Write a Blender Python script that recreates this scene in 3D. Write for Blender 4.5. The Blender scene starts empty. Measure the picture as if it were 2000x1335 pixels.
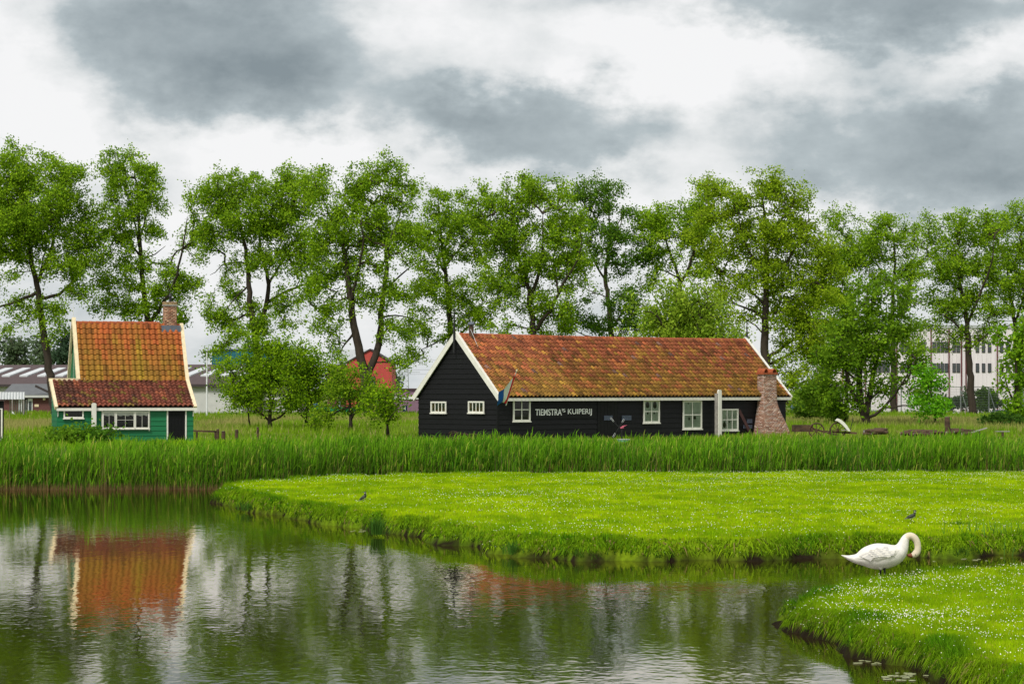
import bpy, math, random
import numpy as np
from mathutils import Vector, Matrix
R = math.radians
rng = np.random.default_rng(7)
random.seed(7)
sc = bpy.context.scene
COL = sc.collection

# ------------------------------------------------------------------ camera
F = 5000.0; HOR = 760.0; CH = 3.4          # focal length and horizon in photo pixels, eye height over the water
cam = bpy.data.cameras.new('camera'); camo = bpy.data.objects.new('camera', cam); COL.objects.link(camo)
cam.sensor_width = 36; cam.lens = 36*F/2000; cam.clip_start = .5; cam.clip_end = 9000
camo.location = (0, 0, CH); camo.rotation_euler = (R(90)+math.atan((HOR-667.5)/F), 0, 0)
sc.camera = camo
# ------------------------------------------------------------------ world, sun, exposure
SUN_EL, SUN_AZ = 50, 208
w = bpy.data.worlds.new('World'); sc.world = w; w.use_nodes = True
nt = w.node_tree; nt.nodes.clear()
def N(t, **k):
    n = nt.nodes.new(t)
    for a, b in k.items(): setattr(n, a, b)
    return n
def L(a, b): nt.links.new(a, b)
out = N('ShaderNodeOutputWorld'); bg = N('ShaderNodeBackground'); L(bg.outputs[0], out.inputs[0])
sky = N('ShaderNodeTexSky', sky_type='NISHITA', sun_disc=False, sun_elevation=R(SUN_EL), sun_rotation=R(SUN_AZ))
sk = N('ShaderNodeVectorMath', operation='SCALE'); sk.inputs['Scale'].default_value = .09; L(sky.outputs[0], sk.inputs[0])
tc = N('ShaderNodeTexCoord')
def noise(scale, detail, rough, stretch=(1, 1, 1.7), off=(0, 0, 0)):
    mp = N('ShaderNodeMapping'); mp.inputs['Scale'].default_value = stretch; mp.inputs['Location'].default_value = off
    L(tc.outputs['Generated'], mp.inputs[0])
    n = N('ShaderNodeTexNoise'); n.inputs['Scale'].default_value = scale; n.inputs['Detail'].default_value = detail
    n.inputs['Roughness'].default_value = rough; L(mp.outputs[0], n.inputs[0]); return n
def math_n(op, a, b=None, clamp=False):
    n = N('ShaderNodeMath', operation=op, use_clamp=clamp)
    for i, q in enumerate((a, b)):
        if q is None: continue
        if isinstance(q, (int, float)): n.inputs[i].default_value = q
        else: L(q, n.inputs[i])
    return n.outputs[0]
n1 = noise(14, 7, .55, off=(.3, 0, .1)); n2 = noise(34, 8, .6); nd = noise(22, 7, .58, off=(3, 1, 2))
# cloud brightness: broad noise over the whole sky, plus the large cloud banks in view
val = math_n('ADD', math_n('MULTIPLY', math_n('SUBTRACT', n1.outputs[0], .5), .95), .74)
val = math_n('ADD', val, math_n('MULTIPLY', math_n('SUBTRACT', n2.outputs[0], .5), .52))
dv = N('ShaderNodeVectorMath', operation='SUBTRACT'); L(nd.outputs['Color'], dv.inputs[0]); dv.inputs[1].default_value = (.5, .5, .5)
ds = N('ShaderNodeVectorMath', operation='SCALE'); L(dv.outputs[0], ds.inputs[0]); ds.inputs['Scale'].default_value = .06
dd = N('ShaderNodeVectorMath', operation='ADD'); L(tc.outputs['Generated'], dd.inputs[0]); L(ds.outputs[0], dd.inputs[1])
BANKS = [(440, 110, 360, 180, -.60), (1040, 245, 330, 105, -.58), (1650, 10, 420, 90, -.50), (1800, 290, 330, 150, -.50),
         (1290, 130, 330, 150, .42), (90, 130, 150, 260, .30), (640, 310, 520, 80, .26), (1930, 130, 120, 60, .15),
         (1420, 420, 420, 80, .15), (850, 40, 190, 110, .12), (820, 520, 1200, 190, .13)]
for (px, py, rx, ry, a) in BANKS:
    c = ((px-1000)/F, 1.0, (HOR-py)/F)
    s = N('ShaderNodeVectorMath', operation='SUBTRACT'); L(dd.outputs[0], s.inputs[0]); s.inputs[1].default_value = c
    m = N('ShaderNodeVectorMath', operation='MULTIPLY'); L(s.outputs[0], m.inputs[0]); m.inputs[1].default_value = (F/rx, 1.0, F/ry)
    ln = N('ShaderNodeVectorMath', operation='LENGTH'); L(m.outputs[0], ln.inputs[0])
    mr = N('ShaderNodeMapRange', interpolation_type='SMOOTHERSTEP'); L(ln.outputs['Value'], mr.inputs[0])
    mr.inputs[1].default_value = 1.35; mr.inputs[2].default_value = .15; mr.inputs[3].default_value = 0; mr.inputs[4].default_value = a
    val = math_n('ADD', val, mr.outputs[0])
ramp = N('ShaderNodeValToRGB'); L(math_n('MAXIMUM', math_n('MINIMUM', val, 1), 0), ramp.inputs[0])
cr = ramp.color_ramp; cr.elements[0].position = .05; cr.elements[0].color = (.24, .288, .314, 1)
cr.elements[1].position = 1; cr.elements[1].color = (.93, .93, .935, 1)
e = cr.elements.new(.5); e.color = (.46, .52, .545, 1)
e = cr.elements.new(.8); e.color = (.78, .80, .805, 1)
mx = N('ShaderNodeMix', data_type='RGBA'); mx.inputs[0].default_value = .97; L(sk.outputs[0], mx.inputs[6]); L(ramp.outputs[0], mx.inputs[7])
L(mx.outputs[2], bg.inputs[0]); bg.inputs[1].default_value = .5
sl = bpy.data.lights.new('sun', 'SUN'); slo = bpy.data.objects.new('sun', sl); COL.objects.link(slo)
sl.energy = 1.5; sl.angle = R(14); sl.color = (1, .96, .9)
slo.rotation_euler = Vector((math.sin(R(SUN_AZ))*math.cos(R(SUN_EL)), math.cos(R(SUN_AZ))*math.cos(R(SUN_EL)), math.sin(R(SUN_EL)))).to_track_quat('Z', 'Y').to_euler()
slo.location = (0, 0, 60)
vs = sc.view_settings; vs.view_transform = 'Standard'; vs.look = 'None'; vs.exposure = 1.0; vs.gamma = 1; vs.use_curve_mapping = False

# ------------------------------------------------------------------ helpers
def P(px, py, d): return Vector(((px-1000)/F*d, d, CH+(HOR-py)/F*d))
def W(px, py, z=0.0):
    d = (CH-z)*F/(py-HOR); return ((px-1000)/F*d, d)
def smooth(a, b, x):
    t = np.clip((np.asarray(x, float)-a)/(b-a), 0, 1); return t*t*(3-2*t)
def vnoise(x, y, s, seed=0):
    g = np.random.default_rng(seed).random((64, 64)); x = np.asarray(x)*s+100; y = np.asarray(y)*s+100
    i = np.floor(x).astype(int); j = np.floor(y).astype(int); u = x-i; v = y-j; u = u*u*(3-2*u); v = v*v*(3-2*v)
    a = g[i % 64, j % 64]; b = g[(i+1) % 64, j % 64]; c = g[i % 64, (j+1) % 64]; d = g[(i+1) % 64, (j+1) % 64]
    return (a*(1-u)+b*u)*(1-v)+(c*(1-u)+d*u)*v
def tag(o, label=None, cat=None, group=None, kind=None):
    if label: o['label'] = label
    if cat: o['category'] = cat
    if group: o['group'] = group
    if kind: o['kind'] = kind
    return o
def thing(name, label, cat, loc=(0, 0, 0), rz=0, group=None):
    o = bpy.data.objects.new(name, None); COL.objects.link(o); o.location = loc; o.rotation_euler = (0, 0, rz)
    o.empty_display_size = .2
    return tag(o, label, cat, group)
def link(name, me, mat=None, parent=None):
    o = bpy.data.objects.new(name, me); COL.objects.link(o)
    if mat is not None and not me.materials: me.materials.append(mat)
    if parent: o.parent = parent
    return o
def npmesh(name, V, Fc, col=None, smoothf=False):
    V = np.ascontiguousarray(V, np.float32); Fc = np.ascontiguousarray(Fc, np.int32); k = Fc.shape[1]; m = Fc.shape[0]
    me = bpy.data.meshes.new(name); me.vertices.add(len(V)); me.vertices.foreach_set('co', V.ravel())
    me.loops.add(m*k); me.loops.foreach_set('vertex_index', Fc.ravel()); me.polygons.add(m)
    me.polygons.foreach_set('loop_start', np.arange(0, m*k, k, dtype=np.int32))
    if smoothf: me.polygons.foreach_set('use_smooth', np.ones(m, bool))
    me.update(calc_edges=True)
    if col is not None:
        a = me.color_attributes.new('Col', 'FLOAT_COLOR', 'POINT')
        a.data.foreach_set('color', np.ascontiguousarray(np.hstack([col, np.ones((len(col), 1))]), np.float32).ravel())
    return me
class MB:
    def __init__(s): s.v = []; s.f = []; s.c = []
    def add(s, vs, fs):
        b = len(s.v); s.v += [tuple(q) for q in vs]; s.f += [tuple(b+i for i in f) for f in fs]; return s
    def box(s, x0, x1, y0, y1, z0, z1, M=None):
        vs = [Vector((x, y, z)) for x in (x0, x1) for y in (y0, y1) for z in (z0, z1)]
        if M: vs = [M @ q for q in vs]
        return s.add(vs, [(0, 1, 3, 2), (4, 6, 7, 5), (0, 4, 5, 1), (2, 3, 7, 6), (0, 2, 6, 4), (1, 5, 7, 3)])
    def bar(s, p0, p1, wd, ht, up=(0, 0, 1)):
        p0 = Vector(p0); p1 = Vector(p1); t = (p1-p0).normalized(); u = Vector(up); u = (u-t*u.dot(t)).normalized(); r = t.cross(u)
        vs = []
        for p in (p0, p1):
            for a in (-1, 1):
                for b in (-1, 1): vs.append(p+r*a*wd/2+u*b*ht/2)
        return s.add(vs, [(0, 1, 3, 2), (4, 6, 7, 5), (0, 4, 5, 1), (2, 3, 7, 6), (0, 2, 6, 4), (1, 5, 7, 3)])
    def prism(s, poly, fn):              # poly of (a,b); fn(a,b,k) -> point, k 0/1
        n = len(poly); vs = [fn(a, b, 0) for a, b in poly]+[fn(a, b, 1) for a, b in poly]
        return s.add(vs, [tuple(range(n))[::-1], tuple(range(n, 2*n))]+[(i, (i+1) % n, n+(i+1) % n, n+i) for i in range(n)])
    def tube(s, pts, rad, n=8, cap=True):
        pts = [Vector(p) for p in pts]
        if not hasattr(rad, '__len__'): rad = [rad]*len(pts)
        rings = []; b = len(s.v); u = None
        for i, p in enumerate(pts):
            t = (pts[min(i+1, len(pts)-1)]-pts[max(i-1, 0)]).normalized()
            if u is None: u = t.orthogonal().normalized()
            u = (u-t*u.dot(t)).normalized(); q = t.cross(u)
            s.v += [tuple(p+(u*math.cos(2*math.pi*k/n)+q*math.sin(2*math.pi*k/n))*rad[i]) for k in range(n)]
        for i in range(len(pts)-1):
            for k in range(n): s.f.append((b+i*n+k, b+i*n+(k+1) % n, b+(i+1)*n+(k+1) % n, b+(i+1)*n+k))
        if cap: s.f.append(tuple(range(b, b+n))[::-1]); s.f.append(tuple(b+(len(pts)-1)*n+k for k in range(n)))
        return s
    def mesh(s, name, sm=False):
        me = bpy.data.meshes.new(name); me.from_pydata(s.v, [], s.f)
        if sm: me.polygons.foreach_set('use_smooth', [True]*len(me.polygons))
        me.update(); return me
    def build(s, name, mat, parent=None, sm=False): return link(name, s.mesh(name, sm), mat, parent)

def mat(name, col=(.5, .5, .5), rough=.7, var=.25, scale=6., bump=0., src=None, transl=0., metal=0., stretch=(1, 1, 1), spec=.3, col2=None, fine=None):
    m = bpy.data.materials.new(name); m.use_nodes = True; t = m.node_tree; n = t.nodes; n.clear()
    o = n.new('ShaderNodeOutputMaterial'); b = n.new('ShaderNodeBsdfPrincipled')
    b.inputs['Roughness'].default_value = rough; b.inputs['Metallic'].default_value = metal; b.inputs['Specular IOR Level'].default_value = spec
    tx = n.new('ShaderNodeTexCoord'); mp = n.new('ShaderNodeMapping'); mp.inputs['Scale'].default_value = stretch
    t.links.new(tx.outputs['Object'], mp.inputs[0])
    ns = n.new('ShaderNodeTexNoise'); ns.inputs['Scale'].default_value = scale; ns.inputs['Detail'].default_value = 6; ns.inputs['Roughness'].default_value = .65
    t.links.new(mp.outputs[0], ns.inputs[0])
    if src == 'attr': a = n.new('ShaderNodeAttribute'); a.attribute_name = 'Col'; cs = a.outputs['Color']
    elif src == 'obj': a = n.new('ShaderNodeObjectInfo'); cs = a.outputs['Color']
    else: a = n.new('ShaderNodeRGB'); a.outputs[0].default_value = (*col, 1); cs = a.outputs[0]
    r = n.new('ShaderNodeMapRange'); t.links.new(ns.outputs[0], r.inputs[0]); r.inputs[1].default_value = .25; r.inputs[2].default_value = .75
    r.inputs[3].default_value = 1-var; r.inputs[4].default_value = 1+var
    sca = n.new('ShaderNodeVectorMath'); sca.operation = 'SCALE'; t.links.new(r.outputs[0], sca.inputs['Scale'])
    if col2:
        mm = n.new('ShaderNodeMix'); mm.data_type = 'RGBA'; n2_ = n.new('ShaderNodeTexNoise'); n2_.inputs['Scale'].default_value = scale*.35; n2_.inputs['Detail'].default_value = 5
        t.links.new(mp.outputs[0], n2_.inputs[0]); r2 = n.new('ShaderNodeMapRange'); t.links.new(n2_.outputs[0], r2.inputs[0]); r2.inputs[1].default_value = .42; r2.inputs[2].default_value = .62
        t.links.new(r2.outputs[0], mm.inputs[0]); t.links.new(cs, mm.inputs[6]); mm.inputs[7].default_value = (*col2, 1); cs = mm.outputs[2]
    t.links.new(cs, sca.inputs[0]); cs = sca.outputs[0]
    t.links.new(cs, b.inputs['Base Color'])
    if bump:
        bp = n.new('ShaderNodeBump'); bp.inputs['Strength'].default_value = bump; bp.inputs['Distance'].default_value = .02
        t.links.new(ns.outputs[0], bp.inputs['Height']); t.links.new(bp.outputs[0], b.inputs['Normal'])
    if transl:
        tr = n.new('ShaderNodeBsdfTranslucent'); t.links.new(cs, tr.inputs[0]); mi = n.new('ShaderNodeMixShader'); mi.inputs[0].default_value = transl
        t.links.new(b.outputs[0], mi.inputs[1]); t.links.new(tr.outputs[0], mi.inputs[2]); t.links.new(mi.outputs[0], o.inputs[0])
    else: t.links.new(b.outputs[0], o.inputs[0])
    return m
M = {}
M['leaf'] = mat('leaf', src='attr', rough=.7, var=.15, scale=3, transl=.5, spec=.08)
M['grass'] = mat('grass_blade', src='attr', rough=.8, var=.1, scale=2, transl=.4, spec=.04)
M['bark'] = mat('bark', (.042, .031, .022), .9, .45, 5, .6, stretch=(1, 1, .25))
M['bark_light'] = mat('bark_light', (.11, .085, .06), .9, .4, 5, .6, stretch=(1, 1, .25))
M['soilgrass'] = mat('turf', src='attr', rough=.95, var=.4, scale=9, bump=.6, spec=.02)
M['black_wood'] = mat('black_tarred_wood', (.0055, .0055, .0062), .55, .6, 3, .4, stretch=(.6, 1, 12), spec=.2)
M['green_wood'] = mat('green_painted_wood', (.009, .150, .055), .5, .2, 3, .15, stretch=(.5, 1, 10))
M['white_paint'] = mat('white_paint', (.74, .72, .64), .5, .12, 4, .1, stretch=(1, 1, 1))
M['cream_paint'] = mat('cream_paint', (.74, .62, .40), .55, .2, 5, .15)
M['tile_obj'] = mat('roof_tile', src='obj', rough=.85, var=.38, scale=9, bump=.3)
M['tile_attr'] = mat('roof_tile_field', src='attr', rough=.85, var=.38, scale=9, bump=.3)
M['tile_red'] = mat('ridge_tile', (.32, .08, .03), .85, .35, 8, .3)
M['under'] = mat('roof_board', (.05, .035, .03), .9)
M['brick'] = mat('brick', src='attr', rough=.9, var=.3, scale=20, bump=.3)
M['mortar'] = mat('mortar', (.32, .29, .25), .95, .3, 15, .3)
M['lead'] = mat('lead_flashing', (.14, .16, .20), .5, .3, 5, .2, metal=.3)
M['black_iron'] = mat('black_iron', (.015, .015, .016), .45, .3, 8)
M['curtain'] = mat('curtain', (.36, .42, .33), .9, .3, 3, .2)
M['dark_room'] = mat('dark_room', (.006, .008, .007), .7, .5, 3)
M['white_letter'] = mat('letter_paint', (.82, .82, .80), .5, .06)
M['white'] = mat('white_metal', (.72, .73, .73), .45, .08, 4)
M['old_wood'] = mat('old_wood', (.10, .060, .035), .85, .45, 5, .5, stretch=(1, 1, 3), col2=(.05, .03, .02))
M['grey_wood'] = mat('grey_wood', (.30, .28, .25), .85, .35, 5, .4)
M['feather'] = mat('white_feather', (.74, .705, .645), .8, .16, 9, .5, spec=.1)
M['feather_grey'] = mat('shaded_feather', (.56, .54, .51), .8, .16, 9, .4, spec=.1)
M['neck_f'] = mat('cream_feather', (.68, .585, .45), .8, .1, 14, .3, spec=.15)
def glass_mat():
    m = mat('window_glass', (.010, .012, .012), .04, .1); n = m.node_tree.nodes; t = m.node_tree
    b = [q for q in n if q.type == 'BSDF_PRINCIPLED'][0]; o = [q for q in n if q.type == 'OUTPUT_MATERIAL'][0]
    tr = n.new('ShaderNodeBsdfTransparent'); tr.inputs[0].default_value = (.95, .97, .96, 1); gl = n.new('ShaderNodeBsdfGlossy'); gl.inputs['Roughness'].default_value = .03
    mi = n.new('ShaderNodeMixShader'); fr = n.new('ShaderNodeFresnel'); fr.inputs[0].default_value = 1.45
    t.links.new(fr.outputs[0], mi.inputs[0]); t.links.new(tr.outputs[0], mi.inputs[1]); t.links.new(gl.outputs[0], mi.inputs[2]); t.links.new(mi.outputs[0], o.inputs[0]); return m
M['glass'] = glass_mat()

# ------------------------------------------------------------------ ground, water, meadow
GY = [-4000, 88, 92, 96, 100, 104, 108, 112, 116, 121, 145, 216, 232, 9000]
GZ = [-.9, -.9, -.25, .25, .62, .92, .88, .85, .95, 1.14, 1.25, 1.25, 0, 0]
def gz(x, y):
    b = np.interp(y, GY, GZ); k = smooth(100, 106, y)*smooth(232, 214, y)
    return b+(vnoise(x, y, .12, 3)-.5)*.22*k+(vnoise(x, y, .5, 4)-.5)*.08*k
xs = np.concatenate([[-6000, -2500, -900, -300, -150], np.arange(-80, 80.1, 1.5), [150, 300, 900, 2500, 6000]])
ys = np.concatenate([[-400, -50, 20, 70], np.arange(84, 130, 1.0), np.arange(132, 240, 3), [260, 320, 420, 700, 1500, 3500, 8000]])
X, Y = np.meshgrid(xs, ys); nx, ny = len(xs), len(ys)
Vg = np.stack([X.ravel(), Y.ravel(), gz(X.ravel(), Y.ravel())], 1)
idx = np.arange(nx*ny).reshape(ny, nx)
Fg = np.stack([idx[:-1, :-1].ravel(), idx[:-1, 1:].ravel(), idx[1:, 1:].ravel(), idx[1:, :-1].ravel()], 1)
pn = vnoise(Vg[:, 0], Vg[:, 1], .15, 8)[:, None]
cg = np.array([.10, .18, .014])*(1-pn)+np.array([.15, .15, .05])*pn
cg = np.where((Vg[:, 2] < .1)[:, None] & (Vg[:, 1] < 120)[:, None], np.array([.03, .028, .012]), cg)
go = link('ground', npmesh('ground', Vg, Fg, cg, True), M['soilgrass']); tag(go, 'grassy ground running from the pond to the horizon', kind='structure')

def water_mat():
    m = bpy.data.materials.new('pond_water'); m.use_nodes = True; t = m.node_tree; n = t.nodes; b = n['Principled BSDF']
    b.inputs['Base Color'].default_value = (.020, .016, .005, 1); b.inputs['Roughness'].default_value = .03; b.inputs['IOR'].default_value = 1.33
    b.inputs['Specular IOR Level'].default_value = .5
    ge = n.new('ShaderNodeNewGeometry')
    def ns(sx, sy, sca, det, off):
        mp = n.new('ShaderNodeMapping'); mp.inputs['Scale'].default_value = (sx, sy, 1); mp.inputs['Location'].default_value = (off, off*2, 0); mp.inputs['Rotation'].default_value = (0, 0, R(6))
        t.links.new(ge.outputs['Position'], mp.inputs[0])
        q = n.new('ShaderNodeTexNoise'); q.inputs['Scale'].default_value = sca; q.inputs['Detail'].default_value = det; q.inputs['Roughness'].default_value = .5
        t.links.new(mp.outputs[0], q.inputs[0]); return q.outputs[0]
    def mth(op, a, c):
        q = n.new('ShaderNodeMath'); q.operation = op
        for i, z in enumerate((a, c)):
            if isinstance(z, (int, float)): q.inputs[i].default_value = z
            else: t.links.new(z, q.inputs[i])
        return q.outputs[0]
    patch = n.new('ShaderNodeMapRange'); t.links.new(ns(1, .35, .16, 3, 9), patch.inputs[0]); patch.inputs[1].default_value = .38; patch.inputs[2].default_value = .64; patch.inputs[3].default_value = .45; patch.inputs[4].default_value = 1.25
    h = mth('ADD', mth('MULTIPLY', ns(1, .65, 7., 1, 1), .0022), mth('MULTIPLY', ns(1, .4, 2.2, 2, 5), .0046))
    h = mth('MULTIPLY', h, patch.outputs[0])
    bp = n.new('ShaderNodeBump'); bp.inputs['Strength'].default_value = 1; bp.inputs['Distance'].default_value = 1.0
    t.links.new(h, bp.inputs['Height']); t.links.new(bp.outputs[0], b.inputs['Normal'])
    b.inputs['Specular IOR Level'].default_value = 0; gl = n.new('ShaderNodeBsdfGlossy'); gl.inputs['Roughness'].default_value = .03; gl.inputs[0].default_value = (.93, .885, .79, 1); t.links.new(bp.outputs[0], gl.inputs['Normal'])
    fr = n.new('ShaderNodeFresnel'); fr.inputs[0].default_value = 1.45; mi = n.new('ShaderNodeMixShader'); mr = n.new('ShaderNodeMapRange'); mr.inputs[3].default_value = .12; mr.inputs[4].default_value = 1.08
    t.links.new(fr.outputs[0], mr.inputs[0]); t.links.new(mr.outputs[0], mi.inputs[0]); t.links.new(b.outputs[0], mi.inputs[1]); t.links.new(gl.outputs[0], mi.inputs[2]); t.links.new(mi.outputs[0], n['Material Output'].inputs[0]); return m
mb = MB(); mb.add([(-900, -300, 0), (900, -300, 0), (900, 97, 0), (-900, 97, 0)], [(0, 1, 2, 3)])
wo = mb.build('water', water_mat()); tag(wo, 'dark rippled pond water reflecting houses and trees', kind='structure')

def sdist(px, py, poly):
    px = np.asarray(px, float); py = np.asarray(py, float); n = len(poly); best = np.full(px.shape, 1e9); ins = np.zeros(px.shape, bool)
    for i in range(n):
        x0, y0 = poly[i]; x1, y1 = poly[(i+1) % n]; dx, dy = x1-x0, y1-y0
        t = np.clip(((px-x0)*dx+(py-y0)*dy)/(dx*dx+dy*dy+1e-9), 0, 1)
        best = np.minimum(best, np.hypot(px-x0-t*dx, py-y0-t*dy))
        c = ((y0 > py) != (y1 > py)); xi = x0+(py-y0)/(y1-y0+1e-12)*dx; ins ^= c & (px < xi)
    return np.where(ins, best, -best)
class Bank:
    def __init__(s, name, label, poly, h, step, seed, rise=0.):
        s.poly = poly; s.h = h; s.seed = seed; s.rise = rise
        a = np.array(poly); s.x0, s.y0 = a.min(0)-.8; s.x1, s.y1 = a.max(0)+.8
        xs = np.arange(s.x0, s.x1, step); ys = np.arange(s.y0, s.y1, step*1.6); X, Y = np.meshgrid(xs, ys)
        s.xs, s.ys = xs, ys; s.sd = sdist(X.ravel(), Y.ravel(), poly).reshape(X.shape)
        z = s.zf(X.ravel(), Y.ravel(), s.sd.ravel()); V = np.stack([X.ravel(), Y.ravel(), z], 1)
        nx, ny = len(xs), len(ys); idx = np.arange(nx*ny).reshape(ny, nx)
        Fc = np.stack([idx[:-1, :-1].ravel(), idx[:-1, 1:].ravel(), idx[1:, 1:].ravel(), idx[1:, :-1].ravel()], 1)
        keep = (s.sd.ravel()[Fc] > -.7).any(1); Fc = Fc[keep]
        q = vnoise(V[:, 0], V[:, 1], .9, seed)[:, None]; g = np.array([.13, .25, .006])*(1-q)+np.array([.20, .30, .008])*q
        shaded_soil = np.clip((1-smooth(.10, .30*h/.4, z))*np.clip(.8+1.2*(vnoise(V[:, 0], V[:, 1], 1.3, seed+5)-.3), 0, 1), 0, 1)[:, None]  # soil blackened low down, painting in the shadow under the bank edge
        s.obj = tag(link(name, npmesh(name, V, Fc, g*(1-shaded_soil)+np.array([.016, .012, .007])*shaded_soil, True), M['soilgrass']), label, kind='structure')
    def zf(s, x, y, sd):
        sd2 = sd+(vnoise(x, y, 1.1, s.seed+1)-.5)*.75+(vnoise(x, y, 4., s.seed+2)-.5)*.16
        z = -.25+(s.h+.25)*smooth(-.28, .38, sd2)
        return z+smooth(.2, 1., sd)*((vnoise(x, y, .7, s.seed+3)-.5)*.10+(vnoise(x, y, 2.2, s.seed+4)-.5)*.05)+s.rise*smooth(0, 12, sd)
    def SD(s, x, y):
        fx = np.clip((x-s.xs[0])/(s.xs[1]-s.xs[0]), 0, len(s.xs)-1.001); fy = np.clip((y-s.ys[0])/(s.ys[1]-s.ys[0]), 0, len(s.ys)-1.001)
        i = fx.astype(int); j = fy.astype(int); u = fx-i; v = fy-j; g = s.sd
        return (g[j, i]*(1-u)+g[j, i+1]*u)*(1-v)+(g[j+1, i]*(1-u)+g[j+1, i+1]*u)*v
    def sample(s, n, dmin=None):
        x = rng.uniform(s.x0, s.x1, n); y = rng.uniform(s.y0, s.y1, n)
        m = np.abs(x) < .205*y+1.; x, y = x[m], y[m]; sd = s.SD(x, y); z = s.zf(x, y, sd); m = z > -.02
        return x[m], y[m], z[m], sd[m]
front = [(420, 975), (445, 986), (500, 999), (560, 1010), (640, 1024), (700, 1031), (740, 1040), (800, 1046), (860, 1062), (905, 1066), (950, 1080), (1050, 1088), (1130, 1094), (1200, 1092), (1290, 1096), (1380, 1093), (1480, 1096), (1560, 1090), (1650, 1090), (1740, 1085), (1850, 1090), (1950, 1083), (2100, 1082), (2400, 1082)]
back = [(2400, 92.8), (2000, 92.6), (1500, 92.2), (1000, 91.3), (800, 90.3), (690, 89), (600, 87), (520, 84.2), (470, 82.2), (432, 80.6)]
mpoly = [W(a, b) for a, b in front]+[((a-1000)/F*d, d) for a, d in back]
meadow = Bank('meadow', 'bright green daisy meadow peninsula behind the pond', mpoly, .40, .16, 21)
near = [(2350, 1100), (2100, 1106), (2000, 1110), (1900, 1115), (1800, 1121), (1720, 1129), (1650, 1141), (1590, 1157), (1550, 1174), (1532, 1192), (1536, 1218), (1560, 1240), (1600, 1250), (1635, 1254), (1660, 1268), (1700, 1290), (1760, 1302), (1800, 1318), (1860, 1342), (1950, 1372), (2100, 1420), (2350, 1440)]
npoly = [W(a, b, .30 if i < 9 else 0) for i, (a, b) in enumerate(near)]
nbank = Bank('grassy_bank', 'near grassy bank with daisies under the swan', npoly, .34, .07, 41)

def blades(P0, h, wd, col, lean, segs=1, az=None, droop=None):
    n = len(P0); a = rng.uniform(0, 2*np.pi, n) if az is None else az
    d = np.stack([np.cos(a), np.sin(a), np.zeros(n)], 1); fa = rng.uniform(-.9, .9, n)      # blades roughly face any way
    s = np.stack([np.cos(fa), np.sin(fa), np.zeros(n)], 1)*(wd/2)[:, None]
    up = np.array([0, 0, 1.])
    tip = P0+up*(h*np.sqrt(np.clip(1-lean**2, .05, 1)))[:, None]+d*(h*lean)[:, None]
    if segs == 1:
        V = np.concatenate([P0-s, P0+s, tip], 1).reshape(-1, 3); T = np.arange(3*n).reshape(-1, 3); return V, T, np.repeat(col, 3, 0)
    mid = P0+up*(h*.58)[:, None]+d*(h*lean*.28)[:, None]
    if droop is not None: tip = tip-up*(droop*h)[:, None]
    V = np.concatenate([P0-s*.7, P0+s*.7, mid+s, mid-s, tip], 1).reshape(-1, 3); b = (np.arange(n)*5)[:, None]
    T = np.concatenate([b+[0, 1, 2], b+[0, 2, 3], b+[3, 2, 4]], 1).reshape(-1, 3); return V, T, np.repeat(col, 5, 0)
def stuff(name, parts, m, label, cat, parent=None):
    V = []; T = []; C = []; o = 0
    for v, t, c in parts: V.append(v); T.append(t+o); C.append(c); o += len(v)
    ob = link(name, npmesh(name, np.concatenate(V), np.concatenate(T), np.concatenate(C)), m, parent)
    return tag(ob, label, cat if parent is None else None, kind='stuff')
def gcol(n, x, y, a, b, c, s=.6, seed=1, jit=.25):
    q = np.clip(vnoise(x, y, s, seed)*.7+vnoise(x, y, s*4, seed+1)*.3+rng.normal(0, .12, n), 0, 1)[:, None]
    k = (rng.random(n) < .08)[:, None]
    cc = np.array(a)*(1-q)+np.array(b)*q; cc = np.where(k, np.array(c), cc)
    return cc*rng.uniform(1-jit, 1+jit, n)[:, None]
GA, GB, GC = (.235, .42, .003), (.49, .645, .004), (.52, .47, .05)
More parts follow.
